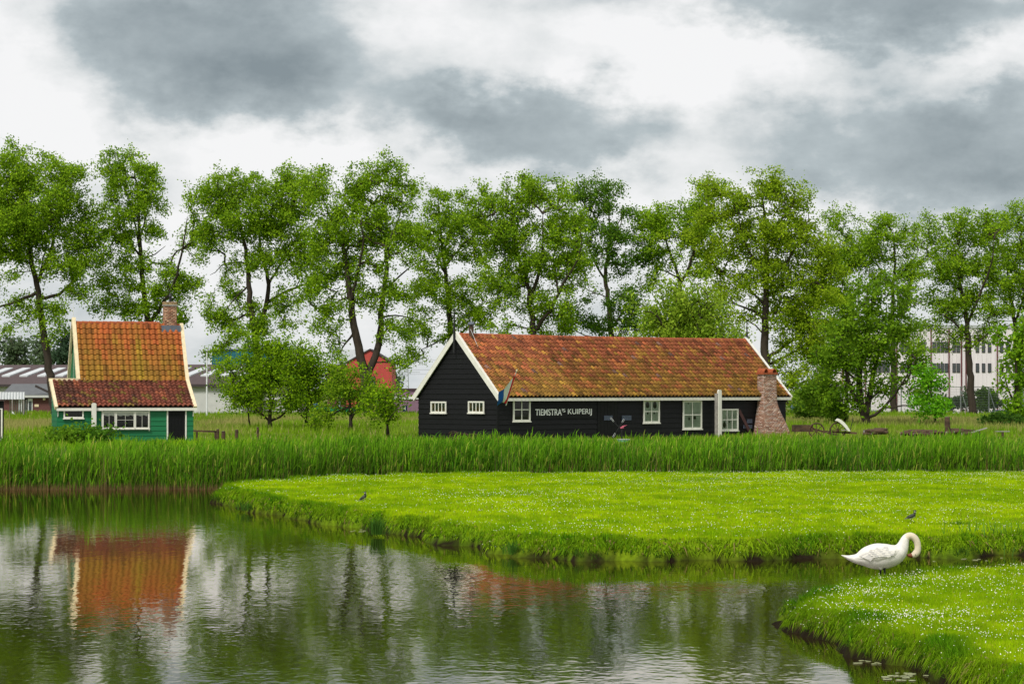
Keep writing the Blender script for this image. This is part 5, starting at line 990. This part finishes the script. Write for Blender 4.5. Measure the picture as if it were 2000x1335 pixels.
# wire fence at the right
D = 221; T = thing('wire_fence', 'tall wire mesh fence with braced pale posts before the office', 'fence', (P(1530, 0, D).x, D, .7)); hF = zz(755, D)-.7
for px in (1530, 1580, 1640, 1700, 1760, 1876, 1931, 1990, 2030): x = (px-1530)/F*D; b = MB(); b.tube([(x, 0, -.2), (x, 0, hF)], .05, 6); b.build('post', M['metal'], T)
for px in (1876, 1931): x = (px-1530)/F*D; b = MB(); b.tube([(x, 0, hF*.92), (x+20/F*D, 0, -.1)], .04, 6); b.build('brace', M['metal'], T)
b = MB(); wF = 500/F*D
for k in range(14): z = .1+k*(hF-.1)/13; b.tube([(0, -.06, z), (wF, -.06, z)], .009 if k < 13 else .03, 3)
for k in range(220): x = k*wF/220; b.tube([(x, -.06, 0), (x, -.06, hF)], .006, 3)
o = b.build('wire_mesh', M['metal'], T); o['kind'] = 'stuff'
# cars on the lower road
def car(label, px, d, m_, L_=4.3, hh=1.45):
    T = thing('parked_car', label, 'car', (P(px, 0, d).x, d, 0.02), 0, 'cars parked on the lower road'); a = L_/2
    b = MB(); b.prism([(-a, .35), (-a, .8), (-a*.92, .92), (-a*.55, .98), (-a*.28, hh), (a*.45, hh), (a*.8, 1.0), (a*.97, .9), (a, .35)], lambda x, z, e: (x, -.85+1.7*e, z)); b.build('body', M[m_], T)
    b = MB(); b.prism([(-a*.48, 1.0), (-a*.26, hh-.08), (a*.42, hh-.08), (a*.68, 1.0)], lambda x, z, e: (x, -.865+.01*e, z)); b.build('side_window', M['bglass'], T)
    for sx in (-.6, .6):
        for y in (-.8, .62):
            b = MB(); b.tube([(sx*a, y-.05, .32), (sx*a, y+.15, .32)], .32, 14); w_ = b.build('wheel', M['black_iron'], T); b = MB(); b.tube([(sx*a, y-.06, .32), (sx*a, y-.052, .32)], .19, 10); b.build('rim', M['metal'], w_)
    b = MB(); b.box(-a-.02, -a+.05, -.6, -.35, .65, .78); b.build('headlight', M['white'], T); b = MB(); b.box(-a-.02, -a+.05, .35, .6, .65, .78); b.build('headlight', M['white'], T)
car('white car on the low road beside the black cottage end wall', 1570, 238, 'white'); car('grey car on the low road behind the multi stemmed tree', 1690, 240, 'slate'); car('dark car on the low road behind the bright green young tree', 1955, 240, 'navy')
T = thing('blue_van', 'small blue van parked beyond the white car', 'van', (P(1560, 0, 246).x, 246, 0)); b = MB(); b.prism([(-.9, .4), (-.9, 1.1), (-.6, 1.9), (.9, 1.9), (.9, .4)], lambda x, z, e: (x, -.8+1.6*e, z)); b.build('body', M['blue2'], T); bx(T, 'window', 'bglass', -.5, .4, -.83, -.81, 1.25, 1.75)
for sx in (-.5, .55): b = MB(); b.tube([(sx, -.84, .4), (sx, -.6, .4)], .33, 12); b.build('wheel', M['black_iron'], T)
T = thing('orange_post', 'short orange post beside the white car', 'post', (P(1592, 0, 225).x, 225, .5)); b = MB(); b.tube([(0, 0, -.1), (0, 0, zz(798, 225)-.5)], .07, 8); b.build('post', M['orange'], T); b = MB(); b.tube([(0, 0, zz(798, 225)-.5), (0, 0, zz(797, 225)-.5)], [.08, .03], 8); b.build('cap', M['orange'], T)

# ------------------------------------------------------------------ things lying about in the grass
def GP(px, d): x = (px-1000)/F*d; return (x, d, float(gz(np.array([x]), np.array([d]))[0]))
# old cart
D = 121; T = thing('old_handcart', 'broken brown wooden handcart with spoked wheel in the grass by the chimney', 'cart', GP(1580, D), R(6))
for i in range(3): bx(T, 'bed_board', 'old_wood', -.72, .12, -.30+i*.2, -.12+i*.2, .42, .46)
bx(T, 'side_board', 'old_wood', -.72, .12, -.34, -.305, .30, .62); bx(T, 'side_board', 'old_wood', -.72, .12, .305, .34, .30, .62); bx(T, 'end_board', 'old_wood', -.76, -.725, -.3, .3, .30, .62)
def wheel(par, cx, cy, cz, r, m_='old_wood', ns=8):
    b = MB(); b.tube([(cx+r*math.cos(a), cy, cz+r*math.sin(a)) for a in np.linspace(0, 2*math.pi, 21)], .035, 6, False); w_ = b.build('wheel', M[m_], par)
    for k in range(ns): a = math.pi*2*k/ns; b = MB(); b.bar((cx, cy, cz), (cx+r*math.cos(a), cy, cz+r*math.sin(a)), .03, .03, (0, 1, 0)); b.build('spoke', M[m_], w_)
    b = MB(); b.tube([(cx, cy-.07, cz), (cx, cy+.07, cz)], .06, 8); b.build('hub', M[m_], w_)
wheel(T, .28, -.36, .34, .36); b = MB(); b.bar((.1, -.3, .45), (1.4, -.35, .12), .06, .06); b.build('shaft', M['old_wood'], T); b = MB(); b.bar((.1, .3, .45), (1.4, .3, .12), .06, .06); b.build('shaft', M['old_wood'], T)
T = thing('wagon_wheels', 'old spoked wagon wheel on an axle beam under a white board', 'wheel', GP(1636, 121.5), R(-8)); wheel(T, 0, 0, .36, .36, ns=10); b = MB(); b.bar((-.6, .1, .3), (.9, .15, .22), .09, .09); b.build('axle_beam', M['old_wood'], T); b = MB(); b.bar((.55, .1, .2), (.72, .1, .95), .03, .03); b.build('iron_rod', M['black_iron'], T)
T = thing('curved_white_board', 'curved weathered white board lying over the wagon wheel', 'board', GP(1640, 121.1), 0); b = MB(); V = []
for i, t in enumerate(np.linspace(0, 1, 7)):
    x, z = -.16+.58*t, .82-.50*t**1.6; n_ = (.08+.03*math.sin(t*3.1)); V += [(x-n_*.5, -.1, z), (x+n_*.9, -.1, z+.1*(1-t)), (x+n_*.9, .3, z+.1*(1-t)), (x-n_*.5, .3, z)]
b.add(V, [(i*4+k, i*4+(k+1) % 4, i*4+4+(k+1) % 4, i*4+4+k) for i in range(6) for k in range(4)]+[(3, 2, 1, 0), (24, 25, 26, 27)]); b.build('board', M['white_paint'], T)
b = MB(); b.box(.05, .30, -.14, -.105, .35, .39); b.build('batten', M['grey_wood'], T)
T = thing('tree_stump', 'tall upright brown stump in the log heap', 'stump', GP(1850, 121), 0); b = MB(); b.tube([(0, 0, -.1), (.01, 0, .3), (-.01, 0, .75), (0, 0, .98)], [.17, .14, .125, .12], 12); b.build('trunk', M['old_wood'], T, True); b = MB(); b.tube([(0, 0, .981), (0, 0, .986)], .105, 12); b.build('cut_face', M['grey_wood'], T)
def log(px, d, L_, r, ang, z, lab, grp):
    p = GP(px, d); T = thing('log', lab, 'log', (p[0], p[1], p[2]+z), R(ang), grp); b = MB(); k = random.uniform(-.05, .05); b.tube([(-L_/2, 0, r), (0, k, r*1.1), (L_/2, 0, r)], [r, r*.95, r*.85], 9); b.build('bark', M['old_wood'], T); b = MB(); b.tube([(-L_/2-.006, 0, r), (-L_/2-.001, 0, r)], r*.85, 9); b.build('cut_end', M['grey_wood'], T)
for i in range(11): log(1862+i*2.5+random.uniform(-5, 5), 121.3+random.uniform(-.5, .5), random.uniform(.5, .9), random.uniform(.05, .09), random.uniform(-60, 40), .08+.06*(i % 4), 'short cut log heaped right beside the tall stump', 'logs heaped right of the stump')
for i in range(12): log(1775+i*5.5+random.uniform(-4, 4), 121+random.uniform(-.5, .6), random.uniform(.7, 1.2), random.uniform(.05, .10), random.uniform(-16, 16), .05+.05*(i % 4), 'long cut log in the low row left of the stump', 'logs lying left of the stump')
for i in range(7): log(1695+i*5+random.uniform(-2, 2), 122+random.uniform(-.4, .4), random.uniform(.4, .8), random.uniform(.06, .10), random.uniform(-30, 30), .08+.07*(i % 3), 'mossy log in the small pile beneath the multi stemmed tree', 'logs beneath the multi stemmed tree')
for px, L_, a in ((1912, .75, 24), (1958, .65, -8)):
    p = GP(px, 120); T = thing('loose_plank', 'pale plank lying tilted in the grass right of the logs' if px < 1930 else 'pale plank lying flat in the grass before the maple', 'plank', (p[0], p[1], p[2]+.36), 0); b = MB(); b.bar((-L_/2, 0, -.10*(a > 0)), (L_/2, .1, .12*(a > 0)), .16, .04); b.build('board', M['grey_wood'], T); bx(T, 'support', 'old_wood', -.05, .05, -.02, .08, -.40, -.03)
# stacked barrel hoops by the gable
for i, px in enumerate((890, 909, 927, 947)):
    d = 116.2-.0; p = GP(px, 115.6+(927-px)*.02); T = thing('hoop_stack', ('tallest', 'second', 'third', 'flattest')[i]+' stack of bent brown staves against the gable wall'+(' nearest its outer corner' if i == 0 else ''), 'staves', (p[0], p[1]+.3, CZ), R(-35))
    for k in range((5, 4, 4, 3)[i]):
        pts = [(.26*math.cos(a)*1.0, -.04*k, .16+.14*math.sin(a)+k*.085) for a in np.linspace(.25, math.pi-.25, 9)]; b = MB()
        for j in range(8): b.bar(pts[j], pts[j+1], .09, .03)
        b.build('stave', M['old_wood'], T)
    bx(T, 'base_block', 'old_wood', -.25, .25, -.25, .05, -.02, .19)
# small stumps left
for i, (px, py, h, r, lab) in enumerate(((503, 845, .35, .06, 'thin dark stake in the grass left of the largest orchard tree'), (462, 850, .24, .09, 'low broken stump beside the dark stake'), (425, 848, .28, .07, 'dark post stub in the grass right of the green cottage'), (436, 849, .18, .1, 'mossy stub beside the post stub'))):
    p = GP(px, 118); T = thing('stump', lab, 'stump', p, 0); b = MB(); b.tube([(0, 0, -.1), (.02, 0, h+.2), (.01, 0, h+.3)], [r, r*.9, r*.8], 8); b.build('wood', M['old_wood'], T); b = MB(); b.tube([(.01, 0, h+.301), (.01, 0, h+.305)], r*.7, 8); b.build('cut_face', M['grey_wood'], T)
p = GP(406, 118.); T = thing('fallen_rail', 'dark fallen rail on two stubs right of the green cottage', 'rail', p, 0); b = MB(); b.bar((-.7, 0, .5), (.5, 0, .46), .08, .08); b.build('rail', M['old_wood'], T)
for x in (-.5, .35): bx(T, 'stub', 'old_wood', x-.04, x+.04, -.04, .04, -.1, .46)
# paddle ornament and green tub before the door
D = 113.3; Pz = GP(1216, D); T = thing('paddle_ornament', 'crossed white tipped paddles on a dark stake before the cottage door', 'ornament', Pz, 0)
def op(px, py, y=0): v = P(px, py, D+y); return (v.x-Pz[0], v.y-Pz[1], v.z-Pz[2])
b = MB(); b.tube([(0, 0, -.1), op(1214, 836), op(1210, 836)], .025, 6); b.tube([op(1214, 848), op(1215, 862)], .03, 6); b.build('stake', M['black_iron'], T)
for a_, c_ in (((1192, 815), (1209, 834)), ((1219, 818), (1209, 834)), ((1197, 853), (1209, 834))):
    a3, c3 = Vector(op(*a_)), Vector(op(*c_)); b = MB(); b.bar(c3, a3, .035, .035, (0, 1, 0)); h_ = b.build('arm', M['black_iron'], T); b = MB(); b.bar(a3+(c3-a3)*.42, a3, .02, .085, (0, 1, 0)) if 0 else b.bar(a3+(c3-a3)*.4, a3, .055, .03, (0, 1, 0)); b.build('paddle_tip', M['white'], h_)
b = MB(); q = [op(1211, 834, -.05), op(1216, 831, -.05), op(1225, 829.5, -.1), op(1219, 832, -.08), op(1218, 836, -.05), op(1212, 836.5, -.05)]; b.add(q+[(a, y+.02, z) for a, y, z in q], [tuple(range(6)), tuple(range(11, 5, -1))]+[(i, (i+1) % 6, 6+(i+1) % 6, 6+i) for i in range(6)]); b.build('pink_rag', mat('pink_cloth', (.45, .10, .15), .8, .3), T)
T = thing('green_tub', 'teal green round tub in the tall grass under the paddles', 'tub', GP(1218, 112.2), 0); zt_ = P(0, 858, 112.2).z-T.location.z; b = MB(); b.tube([(0, 0, -.05), (0, 0, .05), (0, 0, zt_-.02), (0, 0, zt_), (0, 0, zt_-.03), (0, 0, zt_-.12)], [.22, .25, .29, .29, .26, .25], 18); b.build('tub', mat('tub_green', (.03, .20, .15), .35, .2), T, True); b = MB(); b.tube([(.285*math.cos(a), .285*math.sin(a), zt_+.005) for a in np.linspace(0, 6.283, 25)], .018, 6, False); b.build('rim', M['slate'], T)
# ------------------------------------------------------------------ swan
def loft(rings, n=20, side=1.0):
    """rings: (x, z, radius along the section, half width y); sections stand square to the path in the x-z plane"""
    pts = [Vector((r[0], 0, r[1])) for r in rings]; V = []; Fc = []
    for i, r in enumerate(rings):
        t = (pts[min(i+1, len(pts)-1)]-pts[max(i-1, 0)]).normalized(); u = Vector((-t.z, 0, t.x))
        for k in range(n): a = 2*math.pi*k/n; V.append(tuple(pts[i]+u*r[2]*math.sin(a)+Vector((0, r[3]*math.cos(a), 0))))
    for i in range(len(rings)-1):
        for k in range(n): Fc.append((i*n+k, i*n+(k+1) % n, (i+1)*n+(k+1) % n, (i+1)*n+k))
    Fc.append(tuple(range(n))[::-1]); Fc.append(tuple((len(rings)-1)*n+k for k in range(n))); return V, Fc
def dense(r, m_=4):
    r = np.array(r, float); n = len(r); out_ = []
    for i in range(n-1):
        p0, p1, p2, p3 = r[max(i-1, 0)], r[i], r[i+1], r[min(i+2, n-1)]
        for k in range(m_): t = k/m_; out_.append(.5*((2*p1)+(-p0+p2)*t+(2*p0-5*p1+4*p2-p3)*t*t+(-p0+3*p1-3*p2+p3)*t**3))
    out_.append(r[-1]); return [tuple(q) for q in out_]
S8 = 8.9*117.5; DS = 42.55
xsw, _ = (1725-1000)/F*DS, 0; zsw = float(nbank.zf(np.array([xsw]), np.array([DS]), nbank.SD(np.array([xsw]), np.array([DS])))[0])
SW = thing('swan', 'white swan preening with curved neck at the edge of the near bank', 'swan', (xsw, DS, zsw), 0)
zbase = CH+(HOR-1119)/F*DS-zsw
def q8(u, v): return ((u-845)/S8, (1062-v)/S8+zbase)
prof = [(112, 742, 6, 14), (180, 765, 24, 50), (270, 790, 52, 90), (390, 802, 95, 130), (540, 775, 178, 185), (700, 762, 222, 215), (860, 760, 218, 215), (1000, 738, 190, 195), (1095, 690, 158, 165), (1155, 625, 118, 125), (1190, 545, 92, 92), (1212, 480, 76, 76), (1245, 432, 66, 66), (1295, 408, 62, 62), (1350, 420, 60, 60), (1400, 465, 58, 58), (1428, 530, 56, 55), (1438, 600, 56, 54), (1430, 665, 58, 56), (1400, 712, 62, 58), (1362, 736, 52, 50), (1328, 742, 38, 38), (1305, 742, 30, 32)]
rg = [(*q8(a, b_), h/S8, w_/S8) for a, b_, h, w_ in prof]
V, Fc = loft(dense(rg, 4), 24); b = MB(); b.add(V, Fc); body = b.build('body', M['feather'], SW, True)
body.data.materials.append(M['neck_f'])
zn = q8(0, 470)[1]
for p in body.data.polygons:
    if p.center.x > q8(1215, 0)[0] and (p.index // 24) > 46: p.material_index = 1
# wings: three overlapping layers of long feathers each side
for sgn in (-1, 1):
    Wg = MB(); pts = [(1090, 640), (1000, 590), (850, 560), (700, 560), (590, 610), (480, 690), (350, 768), (330, 790), (430, 800), (560, 815), (700, 830), (820, 800), (950, 760), (1060, 710)]
    cen = (760, 690); V = []; Fc = []; npt = len(pts)
    for k, sc_ in enumerate((1., .82, .6, .3)):
        for (u, v) in pts:
            uu, vv = cen[0]+(u-cen[0])*sc_, cen[1]+(v-cen[1])*sc_; x, z = q8(uu, vv)
            hh = np.interp(uu, [330, 540, 700, 860, 1000, 1095], [60, 165, 222, 218, 190, 150]); cy = np.interp(uu, [330, 540, 700, 860, 1000, 1095], [800, 775, 762, 760, 738, 690]); ww = np.interp(uu, [330, 540, 700, 860, 1000, 1095], [110, 185, 215, 215, 195, 160])
            rr = min(.98, abs(vv-cy)/hh); y = (ww*math.sqrt(1-rr*rr)+(4, 20, 26, 28)[k])/S8; V.append((x, sgn*y, z))
    x, z = q8(*cen); V.append((x, sgn*(215+30)/S8, z)); 
    for k in range(3):
        for i in range(npt): a0, a1 = k*npt+i, k*npt+(i+1) % npt; Fc.append((a0, a1, a1+npt, a0+npt))
    for i in range(npt): Fc.append((3*npt+i, 3*npt+(i+1) % npt, 4*npt))
    Wg.add(V, Fc); wo_ = Wg.build('wing', M['feather'], SW, True)
    for k in range(9):                                           # flight feathers, each a thin tapered vane
        u0, v0 = 800-k*26, 640+k*20; u1, v1 = 395+k*24, 742+k*9; w_ = 30; bq = MB(); ss = []
        for t in (0, .35, .7, .92, 1.):
            u, v = u0+(u1-u0)*t, v0+(v1-v0)*t; ww = np.interp(u, [330, 540, 700, 860], [112, 186, 216, 216]); cy = np.interp(u, [330, 540, 700, 860], [800, 775, 762, 760]); hh = np.interp(u, [330, 540, 700, 860], [62, 165, 222, 218]); rr = min(.97, abs(v-cy)/hh); y = (ww*math.sqrt(1-rr*rr)+34-k*1.2)/S8; wd = w_*(.5, 1, 1, .6, .1)[(0, .35, .7, .92, 1.).index(t)]
            (xa, za), (xb, zb) = q8(u, v-wd), q8(u, v+wd); ss += [(xa, sgn*(y-.004), za), (xb, sgn*(y+.003), zb)]
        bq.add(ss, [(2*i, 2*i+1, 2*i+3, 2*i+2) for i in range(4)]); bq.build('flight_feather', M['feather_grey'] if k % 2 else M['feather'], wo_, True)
for sgn in (-1, 1):
    for rw in range(5):
        for k in range(9):
            u, v = 1010-k*48-rw*14, 590+rw*34+abs(k-3)*6; 
            if ((u-790)/225)**2+((v-678)/95)**2 > 1: continue
            cy = np.interp(u, [330, 540, 700, 860, 1000, 1095], [800, 775, 762, 760, 738, 690]); hh = np.interp(u, [330, 540, 700, 860, 1000, 1095], [60, 165, 222, 218, 190, 150]); ww = np.interp(u, [330, 540, 700, 860, 1000, 1095], [110, 185, 215, 215, 195, 160])
            def pt(du, dv, ex): rr = min(.97, abs(v+dv-cy)/hh); x, z = q8(u+du, v+dv); return (x, sgn*(ww*math.sqrt(1-rr*rr)+31+ex)/S8, z)
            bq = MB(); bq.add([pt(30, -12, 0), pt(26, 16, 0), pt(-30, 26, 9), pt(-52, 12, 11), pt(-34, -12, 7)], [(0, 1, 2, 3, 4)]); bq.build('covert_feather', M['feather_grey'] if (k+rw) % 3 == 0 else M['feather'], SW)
M['bill'] = mat('bill_orange', (.17, .045, .018), .5, .2); M['black_skin'] = mat('black_skin', (.012, .012, .014), .5, .2)
V, Fc = loft(dense([(*q8(a, b_), h/S8, w_/S8) for a, b_, h, w_ in ((1340, 744, 44, 42), (1305, 745, 37, 38), (1272, 742, 27, 33), (1244, 738, 12, 22))], 3), 12); b = MB(); b.add(V, Fc); bl = b.build('bill', M['bill'], SW, True)
x, z = q8(1330, 772); b = MB(); b.tube([(x-.014, 0, z), (x, 0, z-.004), (x+.02, 0, z)], [.008, .018, .008], 8); b.build('knob', M['black_skin'], bl, True)
for sgn in (-1, 1): x, z = q8(1385, 728); b = MB(); b.tube([(x, sgn*.050, z), (x, sgn*.058, z)], [.009, .005], 8); b.build('eye', M['black_skin'], SW)
for sgn, u in ((-1, 850), (1, 800)):
    x, z = q8(u, 960); b = MB(); b.tube([(x-.03, sgn*.07, z+.10), (x-.01, sgn*.07, z+.02), (x, sgn*.07, z-.05), (x, sgn*.07, .012)], [.05, .035, .016, .016], 8)
    lg = b.build('leg', M['black_skin'], SW, True); b = MB(); b.add([(x-.03, sgn*.07, .014), (x+.12, sgn*.07-.055, .008), (x+.145, sgn*.07, .008), (x+.12, sgn*.07+.055, .008), (x, sgn*.07, .035)], [(0, 1, 4), (1, 2, 4), (2, 3, 4), (3, 0, 4), (3, 2, 1, 0)]); b.build('foot', M['black_skin'], lg)
x, z = q8(775, 950); b = MB(); b.tube([(x-.03, -.085, z+.1), (x-.005, -.09, z+.02), (x+.015, -.09, z-.035)], [.07, .045, .018], 10); b.build('thigh_feathers', M['feather'], SW, True)
# shed down below the swan
k = 170; x = xsw-.22+rng.normal(0, .16, k); x = np.where(rng.random(k) < .55, xsw-.40+rng.normal(0, .06, k), x); y = DS-.15+rng.normal(0, .3, k); z = nbank.zf(x, y, nbank.SD(x, y)); c0 = np.stack([x, y, z+rng.uniform(.05, .09, k)], 1)
V = np.concatenate([c0+rng.normal(0, .014, (k, 3))*np.array([1, 1, .4]) for _ in range(4)], 1).reshape(-1, 3); o = link('shed_down', npmesh('shed_down', V, np.arange(4*k).reshape(-1, 4)), M['feather']); tag(o, 'scattered white down feathers in the grass below the swan', 'feathers', kind='stuff')
# ------------------------------------------------------------------ lapwings
M['lap_back'] = mat('lapwing_back', (.022, .028, .018), .45, .3, 30); M['lap_white'] = mat('lapwing_white', (.62, .60, .55), .8, .1)
def lapwing(label, px, py, flip, tilt):
    x, y = W(px, py, .40); z = float(meadow.zf(np.array([x]), np.array([y]), meadow.SD(np.array([x]), np.array([y])))[0])
    T = thing('lapwing', label, 'bird', (x, y, z+.03), 0 if flip else R(0), 'lapwings on the meadow'); c, s = math.cos(tilt), math.sin(tilt)
    def r_(a): return [(p[0]*c-p[1]*s, p[0]*s+p[1]*c+.14, p[2], p[3]) for p in a]
    V, Fc = loft(dense(r_([(-.16, -.012, .004, .012), (-.11, -.006, .016, .03), (-.04, 0, .042, .05), (.03, 0, .05, .052), (.08, .02, .04, .042), (.105, .06, .026, .028), (.118, .088, .027, .026), (.14, .096, .018, .018), (.155, .092, .004, .004)]), 3), 12); b = MB(); b.add(V, Fc); bd = b.build('body', M['lap_back'], T, True); bd.data.materials.append(M['lap_white'])
    for p in bd.data.polygons:
        if p.normal.z < -.45 and p.center.x < .10: p.material_index = 1
    V, Fc = loft(r_([(.112, .11, .004, .004), (.09, .125, .006, .005), (.06, .145, .001, .001)]), 6); b = MB(); b.add(V, Fc); b.build('crest', M['lap_back'], T)
    V, Fc = loft(r_([(.150, .093, .006, .006), (.175, .088, .002, .002)]), 6); b = MB(); b.add(V, Fc); b.build('bill', M['black_skin'], T)
    b = MB(); hx_ = .128*c-.09*s; hz = .128*s+.09*c+.14; b.tube([(hx_-.01, -.022, hz-.012), (hx_-.01, -.028, hz-.012)], .012, 8); b.build('cheek_patch', M['lap_white'], T)
    for sgn in (-1, 1): b = MB(); b.tube([(.01, sgn*.02, .10), (.005, sgn*.02, .05), (.012, sgn*.02, -.03)], .005, 6); b.build('leg', M['old_wood'], T)
lapwing('dark lapwing standing on the meadow just above the swan neck', 1778, 1024, 0, .28); lapwing('dark lapwing standing on the far meadow left of the black cottage reflection', 709, 984, 0, .55)
# ------------------------------------------------------------------ floating leaves
M['pad'] = mat('floating_leaf', (.36, .38, .20), .4, .25, 12); padm = []
for k in range(4):
    b = MB(); n_ = 9; b.prism([((.7+.3*random.random())*math.cos(a), (.7+.3*random.random())*math.sin(a)) for a in np.linspace(.3, 6.1, n_)], lambda a, c, e: (a*.05, c*.06, .002+.004*e)); me = b.mesh('floating_leaf'); me.materials.append(M['pad']); padm.append(me)
def pads(n_, px, py, sx, sy, lab, grp):
    for i in range(n_):
        x, y = W(px+random.gauss(0, sx), py+random.gauss(0, sy)); o = bpy.data.objects.new('floating_leaf', random.choice(padm)); COL.objects.link(o); o.location = (x, y, .003); s = random.uniform(.5, 1.3); o.scale = (s*1.2, s, 1); o.rotation_euler = (0, 0, random.uniform(0, 6)); tag(o, lab, 'leaf', grp)
pads(22, 1768, 1317, 22, 5, 'small pale leaf floating where the near bank turns toward the viewer', 'leaves floating at the bank bend'); pads(16, 1700, 1291, 18, 4, 'small pale leaf floating by the dark hollow in the near bank', 'leaves floating by the bank hollow'); pads(12, 1545, 1225, 22, 4, 'small pale leaf floating off the tip of the near bank', 'leaves floating off the bank tip'); pads(8, 1900, 1092, 40, 2, 'small pale leaf floating in the channel behind the swan', 'leaves floating in the channel')
pads(5, 700, 1036, 12, 1, 'small pale leaf floating below the rush tuft', 'leaves floating below the tuft')
